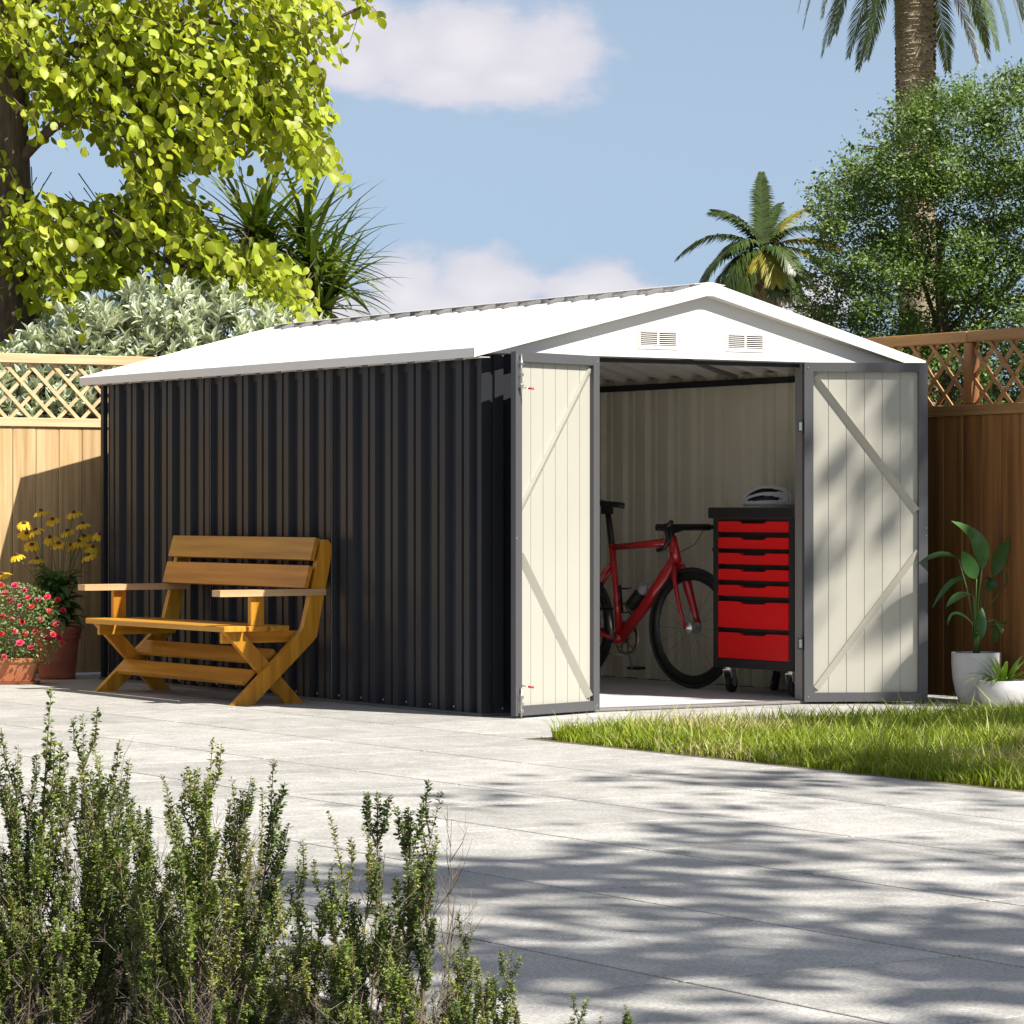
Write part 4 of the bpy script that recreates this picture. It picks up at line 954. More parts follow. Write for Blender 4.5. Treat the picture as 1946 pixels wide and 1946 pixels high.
def bowl():
    c = Vector((2.615, -0.815, 0)); root = empty('potted_spider_plant', c); tag(root, 'low round white bowl pot with arching grassy leaves before the tall pot', 'potted plant')
    MB().lathe([(0.001, 0.001), (0.085, 0.001), (0.10, 0.008), (0.124, 0.045), (0.133, 0.09), (0.126, 0.135), (0.118, 0.140), (0.112, 0.132), (0.112, 0.12)], c, 36).build('pot', 'pot_white', root)
    MB().disc((c.x, c.y, 0.122), 0.1125, 24).build('soil', 'soil', root)
    rr = random.Random(9)
    for k in range(34):
        a = k*2.4+rr.uniform(-.3, .3); r = 0.02+0.03*rr.random(); ln = rr.uniform(0.10, 0.24); wd = rr.uniform(0.006, 0.013); el = rr.uniform(0.5, 1.25)
        p0 = c+Vector((r*math.cos(a), r*math.sin(a), 0.121)); dv = Vector((math.cos(a)*math.cos(el), math.sin(a)*math.cos(el), math.sin(el))); path = []
        p = p0.copy(); d = dv.copy()
        for i in range(7):
            path.append(p.copy()); p = p+d*ln/6; d = (d+Vector((0, 0, -0.16-0.1*(1-el)))).normalized()
        m = MB(); add_blade(m, path, [wd*x for x in (0.5, 0.85, 1, 1, 0.85, 0.55, 0.05)], (0, 0, 1), 0.3); m.build('leaf', 'fern_leaf', root)
bowl()

def daisy_pot():
    c = Vector((-0.20, 4.40, 0)); root = empty('potted_daisies', c); tag(root, 'tall round terracotta pot of yellow daisies in the shade of the shed', 'potted plant')
    m = MB(); m.lathe([(0.001, 0.001), (0.105, 0.001), (0.108, 0.012), (0.110, 0.03), (0.106, 0.034), (0.117, 0.10), (0.119, 0.108), (0.116, 0.112), (0.128, 0.22), (0.130, 0.235), (0.140, 0.243), (0.141, 0.255), (0.134, 0.262), (0.142, 0.270), (0.145, 0.300), (0.140, 0.312), (0.128, 0.312), (0.126, 0.295), (0.126, 0.285)], c, 40)
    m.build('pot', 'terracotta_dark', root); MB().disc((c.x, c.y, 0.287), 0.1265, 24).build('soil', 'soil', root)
    t = (c-CAM).dot(FW); rr = random.Random(12)
    # daisy heads as seen, with how far each leans
    heads = [(46, 995, 1.0), (78, 972, .9), (100, 988, .8), (68, 1008, .8), (95, 1022, 1.1), (140, 975, .8), (158, 996, .9), (128, 1010, .7), (160, 1020, 1.0), (190, 1016, .8), (176, 1040, .9), (135, 1038, .5), (112, 1034, .4), (60, 1036, .3), (32, 1056, 1.1), (70, 1063, .6), (168, 1056, 1.0), (4, 1092, .3), (50, 1014, .7), (150, 1030, .9)]
    petals = 13
    me = None
    for (u, v, ln) in heads:
        p = at(u, v, t+rr.uniform(-0.13, 0.10)); droop = 0.2+0.42*ln; Q = (UP*1.0-FW*rr.uniform(.15, .75)+RT*rr.uniform(-.45, .35)).to_track_quat('Z', 'Y').to_matrix()
        m = MB()
        for k in range(petals):
            a = 2*PI*k/petals+rr.uniform(-.1, .1); e = Vector((math.cos(a), math.sin(a), 0)); L_ = 0.050*rr.uniform(0.85, 1.1)
            path = [p+Q @ x for x in (e*0.008+UP*0.002, e*(0.008+L_*0.5)-UP*L_*0.15*droop, e*(0.008+L_*(1-0.25*droop))-UP*L_*0.75*droop)]
            add_blade(m, path, [0.005, 0.0105, 0.006], Q @ UP, 0.2, 0)
        fl = m.build('flower', 'yellow_petal', root); m = MB(); c2 = p+Q @ Vector((0, 0, 0.006)); m.sphere((c2.x, c2.y, c2.z), (0.014, 0.014, 0.013), 8, 5); m.build('flower_eye', 'daisy_eye', fl)
        b = c+Vector((rr.uniform(-.06, .06), rr.uniform(-.06, .06), 0.285)); m = MB(); m.tube([b, b.lerp(p, 0.55)+UP*0.05, p], [0.0028, 0.0024, 0.002], 5); m.build('stalk', 'flower_leaf', fl)
    for k in range(150):
        a = rr.uniform(0, 2*PI); h = rr.random()**0.8*1.35; r = 0.05+0.06*rr.random(); p = c+Vector((r*0.5*math.cos(a), r*0.5*math.sin(a), 0.29+0.24*h))
        ln = rr.uniform(0.09, 0.17); el = rr.uniform(-0.1, 1.0); d = Vector((math.cos(a)*math.cos(el), math.sin(a)*math.cos(el), math.sin(el))); path = []
        for i in range(6): path.append(p.copy()); p = p+d*ln/5; d = (d+Vector((0, 0, -0.30))).normalized()
        w = rr.uniform(0.018, 0.034); m = MB(); add_blade(m, path, [w*x for x in (0.25, 0.75, 1, 0.9, 0.55, 0.03)], (0, 0, 1), 0.25); m.build('leaf', 'flower_leaf', root)
daisy_pot()
def rose_trough():
    c = Vector((-0.75, 4.09, 0)); yaw = -0.45; root = empty('potted_roses', c, yaw); tag(root, 'low terracotta trough of small red roses on a saucer at left', 'potted plant')
    def loop(hx, hy, z, r, n=5):
        out = []
        for (sx, sy, a0) in ((1, 1, 0), (-1, 1, PI/2), (-1, -1, PI), (1, -1, 1.5*PI)):
            for i in range(n): a = a0+PI/2*i/(n-1); out.append((sx*(hx-r)+r*math.cos(a), sy*(hy-r)+r*math.sin(a), z))
        return out
    def skin(m, loops, mi=0):
        k = len(loops[0]); vs = [p for l in loops for p in l]
        m.add(vs, [(i*k+j, i*k+(j+1) % k, (i+1)*k+(j+1) % k, (i+1)*k+j) for i in range(len(loops)-1) for j in range(k)]+[tuple(range(k))[::-1]], mi)
    m = MB(); skin(m, [loop(0.235, 0.085, 0.016, 0.03), loop(0.268, 0.108, 0.125, 0.03), loop(0.275, 0.115, 0.128, 0.03), loop(0.277, 0.117, 0.148, 0.03), loop(0.270, 0.110, 0.150, 0.03), loop(0.262, 0.102, 0.146, 0.03), loop(0.258, 0.098, 0.125, 0.03)]); m.build('pot', 'terracotta', root, local=True)
    m = MB(); skin(m, [loop(0.262, 0.110, 0.0015, 0.04), loop(0.272, 0.120, 0.014, 0.04), loop(0.266, 0.114, 0.0145, 0.04), loop(0.24, 0.09, 0.008, 0.03)]); m.build('saucer', 'terracotta', root, local=True)
    m = MB(); m.add(loop(0.257, 0.097, 0.130, 0.03), [tuple(range(20))]); m.build('soil', 'soil', root, local=True)
    rr = random.Random(21); t = (c-CAM).dot(FW)
    inv = Matrix.Rotation(-yaw, 4, 'Z') @ Matrix.Translation(-c)
    spots = [(28, 1113), (46, 1122), (10, 1128), (53, 1136), (38, 1152), (60, 1153), (5, 1172), (24, 1176), (42, 1182), (28, 1200), (38, 1222), (58, 1231), (8, 1248), (90, 1135), (95, 1162), (88, 1215), (101, 1206), (112, 1212), (72, 1140), (108, 1186), (118, 1222), (110, 1140), (20, 1140), (2, 1205), (-10, 1150), (-14, 1190), (-18, 1230), (78, 1178), (48, 1205), (120, 1160), (2, 1112), (66, 1200)]
    ROSE = None
    for (u, v) in spots:
        p = inv @ at(u, v, t-0.12+rr.uniform(-0.07, 0.10)); s = rr.uniform(0.9, 1.25)
        m = MB()
        ax = Vector((rr.uniform(-.4, .4), -0.8, 0.7)).normalized(); Q = ax.to_track_quat('Z', 'X').to_matrix()
        for ring, (n, r0, hgt, op) in enumerate(((6, 0.017, 0.004, 1.0), (5, 0.012, 0.010, 0.6), (4, 0.006, 0.012, 0.25))):
            for k in range(n):
                a = 2*PI*k/n+ring*0.5; e = Vector((math.cos(a), math.sin(a), 0)); sd = Vector((-e.y, e.x, 0)); w = r0*0.75*s
                b0 = Vector((0, 0, 0)); t1 = e*r0*s*(0.6+0.4*op)+UP*hgt*s
                vs = [b0, e*r0*0.6*s+sd*w+UP*hgt*0.5*s, t1+sd*w*0.5, t1+e*0.002-sd*w*0.5, e*r0*0.6*s-sd*w+UP*hgt*0.5*s]
                m.add([p+Q @ x for x in vs], [(0, 1, 2), (0, 2, 3), (0, 3, 4)], 1 if (ring == 2 and k == 0) else 0)
        m.build('rose', ['rose_petal', 'rose_heart'], root, local=True)
    n = 2600; P = []
    for k in range(n):
        while True:
            u = rr.uniform(-40, 125); v = rr.uniform(1105, 1262)
            e = ((u-32)/88)**2+((v-1195)/88)**2
            if e < 1: break
        P.append(inv @ at(u, v, t-0.02+rr.uniform(-0.14, 0.12)))
    P = np.array(P); D = unit(n); D[:, 2] = D[:, 2]*0.5+0.1; R = frames(D, unit(n)+np.array([0, -0.6, 1.0]))*(0.012+0.014*RNG.random(n))[:, None, None]
    V, F = scatter(*SMALL_LEAF, R, P); o = link('foliage', numpy_mesh('foliage', V, F, 'rose_leaf'), root, True); o['kind'] = 'stuff'
    m = MB()
    for k in range(26):
        b = Vector((rr.uniform(-.2, .2), rr.uniform(-.06, .06), 0.13)); m.tube([b, b+Vector((rr.uniform(-.05, .05), rr.uniform(-.06, .03), rr.uniform(0.1, 0.3)))], [0.003, 0.0015], 5)
    tag(m.build('stems', 'flower_leaf', root, local=True), kind='stuff')
rose_trough()

# ================================================================== TREES AND SHRUBS BEYOND THE FENCES
FWn, RTn, UPn, CAMn = (np.array(v) for v in (FW, RT, UP, CAM))
def atn(u, v, t): return CAMn+FWn*t[:, None]+RTn*((u-973)/FPX*t)[:, None]+UPn*((YH-v)/FPX*t)[:, None]
def gnd(u, t): p = at(u, YH, t); return Vector((p.x, p.y, 0))
def limb(m, pts, r0, r1, n=8, mi=0, sub=4):
    """a limb through pts with a smooth taper"""
    P = [Vector(p) for p in pts]; out = []
    for i in range(len(P)-1):
        a = P[max(i-1, 0)]; b = P[i]; c = P[i+1]; d = P[min(i+2, len(P)-1)]
        for k in range(sub):
            s = k/sub; out.append(0.5*((2*b)+(c-a)*s+(2*a-5*b+4*c-d)*s*s+(3*b-a-3*c+d)*s**3))
    out.append(P[-1]); N_ = len(out)
    m.tube(out, [r0+(r1-r0)*i/(N_-1) for i in range(N_)], n, mi)
    return out

def lime_tree():
    t = 21.6; root = empty('lime_tree', gnd(8, t)); tag(root, 'tall broadleaf tree with bright lime green leaves at the left edge', 'tree')
    m = MB(); limb(m, [gnd(12, t), at(10, 700, t), at(8, 520, t), at(2, 330, t), at(0, 120, t), at(10, -150, t), at(30, -420, t)], 0.25, 0.13, 14)
    m.build('trunk', 'bark', root)
    limbs = [([(15, 330, 0), (60, 280, -.1), (115, 232, -.2), (220, 170, -.3), (330, 140, -.35), (470, 170, -.4), (590, 230, -.45)], .045),
             ([(5, 180, 0), (90, 110, -.1), (240, 60, -.2), (400, 40, -.3), (560, 60, -.3), (690, 12, -.3)], .045),
             ([(8, 470, 0), (80, 450, -.15), (165, 462, -.25), (240, 466, -.3), (330, 500, -.35), (430, 520, -.4), (590, 570, -.45)], .035),
             ([(165, 462, -.25), (270, 420, -.3), (360, 390, -.3), (470, 430, -.3)], .018),
             ([(10, 560, 0), (60, 610, -.1), (95, 570, -.2), (150, 590, -.3)], .016),
             ([(0, 60, 0), (150, -40, .1), (350, -80, .1), (560, -60, 0)], .05),
             ([(220, 170, -.3), (260, 240, -.4), (290, 330, -.4)], .014), ([(330, 140, -.35), (410, 230, -.4), (430, 310, -.4)], .014),
             ([(0, 380, 0), (-80, 250, .2), (-200, 100, .3)], .05)]
    twigs_p = []
    for pts, r in limbs:
        m = MB(); limb(m, [at(u, v, t+d) for u, v, d in pts], r, r*0.2, 7); m.build('limb', 'bark', root)
    # leafy twigs: each carries a row of drooping leaves
    blobs = [(180, 70, 190, 95, 150), (420, 60, 200, 90, 140), (300, 165, 200, 80, 150), (500, 175, 125, 85, 120), (110, 190, 90, 65, 40), (330, 250, 120, 60, 80), (550, 225, 75, 50, 50),
             (385, 280, 85, 36, 34), (598, 275, 40, 28, 22), (590, 20, 70, 22, 22), (690, 14, 25, 10, 4), (290, 320, 55, 35, 22), (300, 395, 110, 45, 60), (320, 425, 85, 45, 50), (120, 425, 120, 50, 60), (60, 480, 90, 50, 42),
             (200, 505, 150, 50, 80), (400, 490, 90, 34, 60), (490, 525, 75, 28, 44), (565, 566, 45, 14, 20), (110, 570, 60, 30, 14), (70, 400, 50, 25, 10), (15, 310, 20, 40, 4), (20, 40, 60, 60, 36), (200, -60, 250, 60, 70), (500, -60, 150, 40, 30), (30, 560, 50, 60, 16), (-190, 90, 190, 140, 110), (0, -220, 250, 110, 130), (260, -210, 200, 80, 80), (-150, 340, 140, 110, 60), (60, -390, 170, 90, 80)]
    P, D, Nn = [], [], []
    tw = MB()
    for (u, v, a, b, n) in blobs:
        for k in range(n):
            q = RNG.random()**0.5; th = RNG.random()*2*PI
            uu = u+a*q*math.cos(th); vv = v+b*q*math.sin(th); dd = RNG.normal()*0.42-0.15+(0.45 if v < -100 or u < -100 else 0)
            s = at(uu, vv, t+dd)
            side = math.copysign(1, uu-u) if RNG.random() < 0.6 else 1
            d = RT*(0.7*side*RNG.random()+0.25)+FW*RNG.normal()*0.5-UP*(0.05+0.55*RNG.random()); d.normalize()
            nl = int(RNG.integers(5, 10)); L_ = 0.046*nl; pts = []; s = s-d*L_*0.6+UP*0.03
            for i in range(nl):
                p = s+d*(L_*i/nl)-UP*(0.5*(L_*i/nl)**2/0.3); pts.append(p)
                perp = d.cross(UP).normalized()*(1 if i % 2 else -1)
                dl = d*0.5+perp*0.75-UP*(0.25+0.7*RNG.random())+Vector(RNG.normal(size=3))*0.22
                P.append(p); D.append(dl); Nn.append(Vector((0.15, -0.42, 0.95))+Vector(RNG.normal(size=3))*0.52)
            q0 = pts[len(pts)//2]-CAM; tq = q0.dot(FW); qu, qv = 973+FPX*q0.dot(RT)/tq, YH-FPX*q0.z/tq
            open_ = ((qu-150)/120)**2+((qv-336)/60)**2 < 1 or ((qu-395)/75)**2+((qv-345)/36)**2 < 1
            if RNG.random() < 0.5 and not open_: tw.tube([pts[0]-d*0.08, pts[len(pts)//2], pts[-1]], [0.004, 0.003, 0.0015], 4, caps=False)
    tag(tw.build('twigs', 'twig', root), kind='stuff')
    P = np.array(P); D = np.array(D); Nn = np.array(Nn)
    # the sky shows through between the boughs
    rel = P-CAMn; dp = rel @ FWn; pu = 973+FPX*(rel @ RTn)/dp; pv = YH-FPX*(rel @ UPn)/dp; keep = np.ones(len(P), bool)
    for (gu, gv, ga, gb) in ((150, 336, 95, 40), (190, 565, 46, 20), (395, 345, 60, 26), (160, 484, 34, 14), (95, 290, 40, 25), (300, 470, 28, 12), (470, 300, 24, 14)):
        keep &= ~((((pu-gu)/ga)**2+((pv-gv)/gb)**2 < 1) & (RNG.random(len(P)) < 0.93))
    P, D, Nn = P[keep], D[keep], Nn[keep]
    R = frames(D, Nn)*(0.056+0.040*RNG.random(len(P)))[:, None, None]
    R[:, :, 2] *= (RNG.random(len(P))*3.2-0.6)[:, None]; R[:, :, 0] *= (0.78+0.3*RNG.random(len(P)))[:, None]
    leaves_split(root, ROUND_LEAF, R, P, 'lime_one', 'lime', 300)
lime_tree()

def silver_shrub():
    t = 21.0; root = empty('variegated_shrub', gnd(250, t)); tag(root, 'broad silvery variegated shrub rising behind the sunlit lattice fence', 'shrub')
    P, D, Nn = [], [], []; tops = [(-60, 660), (0, 650), (60, 625), (130, 575), (200, 550), (260, 522), (380, 520), (460, 545), (540, 560), (600, 600), (680, 640)]
    st = MB()
    for k in range(2000):
        u = RNG.uniform(-50, 640); vt = np.interp(u, [a for a, b in tops], [b for a, b in tops])
        f = RNG.random()**0.75; v = vt+f*(905-vt)+20; dd = RNG.uniform(-0.45, 0.55) if f > 0.12 else RNG.uniform(-0.3, 0.3)
        if RNG.random() < 0.35: dd = -0.3-0.2*RNG.random()
        s = at(u, v, t+dd); ax = Vector(RNG.normal(size=3))*0.3+UP+RT*0.1-FW*0.25; ax.normalize()
        nl = 8
        for i in range(nl):
            a = i*2.4+RNG.random(); h = i/nl; side = (ax.orthogonal().normalized()); side = Matrix.Rotation(a, 3, ax) @ side
            spread = 0.8-0.62*h
            P.append(s+ax*(0.10*h-0.03)); D.append(ax*(0.45+0.5*h)+side*spread); Nn.append(ax*0.9-side*0.7)
        if k % 3 == 0: st.tube([s-ax*0.25-UP*0.1, s+ax*0.05], [0.006, 0.004], 4, caps=False)
    tag(st.build('stems', 'twig', root), kind='stuff')
    P = np.array(P); R = frames(np.array(D), np.array(Nn))*(0.074+0.042*RNG.random(len(P)))[:, None, None]
    # leaf with a cream margin: each half is an inner and an outer strip
    V = []; F = []; mi = []
    sh = [(0, 0.03), (0.22, 0.17), (0.48, 0.245), (0.76, 0.165), (1.0, 0.0)]
    for (y, w) in sh: V += [(-w, y, 0.5*w-0.18*y*y), (-w*0.55, y, 0.28*w-0.18*y*y), (0, y, -0.18*y*y), (w*0.55, y, 0.28*w-0.18*y*y), (w, y, 0.5*w-0.18*y*y)]
    for i in range(4):
        for j in range(4): a = 5*i+j; F.append((a, a+1, a+6, a+5)); mi.append(1 if j in (0, 3) else 0)
    leaves_split(root, (np.array(V, float), np.array(F)), R, P, ['silver', 'silver_edge'], ['silver', 'silver_edge'], 300, 'leaf', np.array(mi, dtype=np.int32))
silver_shrub()

def dragon_tree():
    t = 23.0; root = empty('dragon_tree', gnd(585, t)); tag(root, 'spiky dark green dragon tree rising behind the shed roof', 'tree')
    heads = [(498, 462, -.1, 1.15, 1.1), (478, 442, -.2, 1.1, .75), (580, 440, .1, 1.05, 1.05), (587, 492, -.2, 1.15, .9), (500, 505, -.1, .9, .6), (598, 532, -.3, 1.1, .5), (640, 556, -.1, .85, .55), (612, 590, -.3, .9, .35), (545, 560, .2, .9, .5), (626, 512, .3, .9, .7)]
    m = MB()
    limb(m, [gnd(590, t), at(588, 800, t), at(585, 660, t)], 0.10, 0.075, 10)
    m.build('trunk', 'bark', root)
    for (u, v, d, s, up) in heads:
        m = MB(); limb(m, [at(586, 680, t), at((u+586)/2, 610, t+d*.5), at(u, v, t+d)], 0.045, 0.022, 8); m.build('branch', 'bark', root)
    rr = random.Random(17)
    for (u, v, d, s, up) in heads:
        c = at(u, v, t+d)
        for k in range(34):
            a = k*2.39996+rr.uniform(-.2, .2); el = (1.25-1.75*(k/34)*1.0)*(0.55+0.45*up); el = max(-0.9, el+rr.uniform(-.12, .12))
            dv = Vector((math.cos(a)*math.cos(el), math.sin(a)*math.cos(el), math.sin(el))); ln = s*rr.uniform(0.46, 0.72); p = c.copy(); path = []
            n = 8
            for i in range(n): path.append(p.copy()); p = p+dv*ln/(n-1); dv = (dv+Vector((0, 0, -0.055-0.035*abs(math.cos(el))*i/3))).normalized()
            w = rr.uniform(0.015, 0.026); m = MB(); add_blade(m, path, [w*x for x in (0.7, 1.0, 1.0, 0.9, 0.75, 0.55, 0.32, 0.03)], (0, 0, 1), 0.35)
            m.build('leaf', 'spiky', root)
dragon_tree()

def frond(path, width, gap, lw, droop, m, mats=(0, 1), rr=random, vee=0.35):
    """pinnate frond: rachis + paired leaflets"""
    path = [Vector(p) for p in path]; n = len(path)
    Ls = [0]
    for a, b in zip(path, path[1:]): Ls.append(Ls[-1]+(b-a).length)
    tot = Ls[-1]; m.tube(path, [0.018*width*(1-0.8*i/(n-1)) for i in range(n)], 5, mats[1])
    s = tot*0.10
    while s < tot:
        i = max(j for j in range(n) if Ls[j] <= s+1e-9); i = min(i, n-2); k = (s-Ls[i])/(Ls[i+1]-Ls[i]); p = path[i].lerp(path[i+1], k)
        d = (path[i+1]-path[i]).normalized(); sd = d.cross(Vector((0, 0, 1))); sd = sd.normalized() if sd.length > 0.05 else RT.copy(); nz = sd.cross(d)
        f = s/tot; L_ = width*min(1, 0.45+2.2*f)*(1.0 if f < 0.7 else max(0.25, 1-(f-0.7)*2.4))
        for sg in (-1, 1):
            dl = (sd*sg*0.8+d*(0.55+0.5*f)+nz*vee+Vector((rr.uniform(-.1, .1), rr.uniform(-.1, .1), rr.uniform(-.1, .1)))).normalized()
            e = p+dl*L_-UP*droop*L_; q = p+dl*L_*0.5-UP*droop*0.2*L_; w = dl.cross(nz).normalized()*lw
            m.add([p-w*0.6, p+w*0.6, q+w, e, q-w], [(0, 1, 2, 4), (4, 2, 3)], mats[0])
        s += gap
def arc(c, a, el, ln, bend, n=10):
    dv = Vector((math.cos(a)*math.cos(el), math.sin(a)*math.cos(el), math.sin(el))); p = Vector(c); out = []
    for i in range(n): out.append(p.copy()); p = p+dv*ln/(n-1); dv = (dv+Vector((0, 0, -bend/(n-1)))).normalized()
    return out
AZ_R = math.atan2(RT.y, RT.x)
def short_palm():
    t = 60.0; sc_ = t/FPX; root = empty('short_palm', gnd(1462, t)); tag(root, 'small bushy palm standing between the shed ridge and the leafy tree', 'palm tree')
    m = MB(); limb(m, [gnd(1462, t), at(1460, 700, t), at(1457, 590, t), at(1452, 520, t), at(1450, 490, t)], 0.30, 0.24, 14, 0); 
    rr = random.Random(31)
    for k in range(150):
        h = rr.uniform(0.2, 1); p = at(1462-12*h, 720-230*h, t); a = rr.uniform(0, 2*PI); e = Vector((math.cos(a), math.sin(a), 0))
        m.add([p+e*0.24-Vector((-e.y, e.x, 0))*0.09, p+e*0.24+Vector((-e.y, e.x, 0))*0.09, p+e*0.34+UP*0.22], [(0, 1, 2)])
    m.build('trunk', 'palm_bark', root)
    c = at(1449, 478, t)
    # (azimuth against the image's right, elevation, length px, bend, colour)
    F = [(95, 1.50, 135, .25, 0), (140, 1.05, 140, 1.3, 0), (178, .72, 165, 1.9, 0), (200, .35, 150, 2.2, 0), (165, .05, 120, 2.0, 0), (35, .95, 140, .9, 1), (12, .55, 150, 1.2, 1), (-8, .35, 155, 1.9, 1), (-20, .0, 130, 1.8, 0), (60, 1.15, 110, .9, 0),
         (225, .75, 90, 1.9, 0), (262, .15, 80, 2.6, 1), (285, .1, 100, 2.3, 1), (300, .4, 120, 1.9, 0), (225, .2, 130, 2.4, 0), (120, .6, 130, 1.4, 0), (80, .7, 130, 1.2, 0), (50, .3, 130, 1.6, 0), (290, -.4, 100, 1.6, 0), (235, -.35, 115, 1.6, 0), (320, -.3, 120, 1.7, 0), (150, -.4, 120, 1.5, 0), (340, .9, 120, 1.5, 0), (190, 1.1, 120, 1.5, 0), (310, -.8, 105, .7, 2), (330, -.9, 90, .6, 2)]
    for (az, el, ln, bend, col) in F:
        m = MB(); frond(arc(c, AZ_R+math.radians(az), el, ln*sc_*1.12, bend), 0.36, 0.020, 0.021, 0.50, m, (0, 0), rr, 0.08)
        m.build('frond', ['palm_dark', 'palm_yellow', 'palm_dry'][col], root)
short_palm()
def tall_palm():
    t = 52.0; sc_ = t/FPX; root = empty('tall_palm', gnd(1745, t)); tag(root, 'tall palm with a thick ringed trunk at the upper right', 'palm tree')
    m = MB(); rr = random.Random(8)
    prof = [(gnd(1745, t), .33), (at(1745, 560, t), .30), (at(1742, 300, t), .285), (at(1739, 120, t), .30), (at(1738, 0, t), .31), (at(1738, -110, t), .36), (at(1738, -190, t), .30)]
    m.tube([p for p, r in prof], [r for p, r in prof], 18)
    for k in range(1500):       # leaf scars: short raised lips round the trunk
        v = rr.uniform(-120, 420); z = at(1740, v, t); r = np.interp(v, [-110, 0, 120, 300, 560], [.36, .31, .30, .285, .30]); a = rr.uniform(0, 2*PI)
        e = Vector((math.cos(a), math.sin(a), 0)); s = Vector((-e.y, e.x, 0)); w = rr.uniform(.05, .10); h = rr.uniform(.008, .018)
        q = z+e*(r-0.012); m.add([q-s*w-UP*h, q+s*w-UP*h, q+s*w*0.8+e*0.035+UP*h, q-s*w*0.8+e*0.035+UP*h, q-s*w+UP*h*3, q+s*w+UP*h*3], [(0, 1, 2, 3), (3, 2, 5, 4)])
    m.build('trunk', 'palm_bark', root)
    c = at(1738, -185, t)
    F = [(180, .25, 330, 2.9, 0), (172, .0, 330, 2.6, 0), (195, -.1, 300, 2.5, 1), (215, -.35, 330, 2.0, 0), (205, -.55, 330, 1.6, 0), (160, -.5, 330, 1.9, 0), (212, -.85, 330, 1.1, 0), (222, -1.05, 320, .6, 0), (130, -.9, 320, 1.0, 0),
         (322, -1.05, 330, .6, 2), (318, -.85, 340, 1.0, 0), (320, -.55, 340, 1.8, 0), (335, -.4, 330, 2.1, 0), (350, -.2, 330, 2.3, 1), (5, .0, 340, 2.4, 0), (20, .25, 340, 2.8, 0), (40, -.3, 330, 2.0, 0), (60, -.8, 330, 1.2, 0), (90, -.7, 320, 1.2, 0),
         (110, .3, 300, 2.0, 0), (70, .5, 300, 2.0, 0), (150, .7, 300, 1.8, 0), (30, .8, 300, 1.8, 0), (200, .8, 300, 1.8, 0), (330, .7, 300, 1.8, 0), (270, .6, 300, 1.8, 0), (240, .3, 300, 2.2, 0), (300, .2, 300, 2.2, 0), (90, 1.3, 260, .8, 0), (250, 1.2, 260, 1.0, 0)]
    for (az, el, ln, bend, col) in F:
        m = MB(); frond(arc(c, AZ_R+math.radians(az), el, ln*sc_*1.05, bend, 12), 0.33, 0.028, 0.011, 0.25, m, (0, 0), rr, 0.2)
        m.build('frond', ['palm_leaf', 'palm_yellow', 'palm_dry'][col], root)
tall_palm()

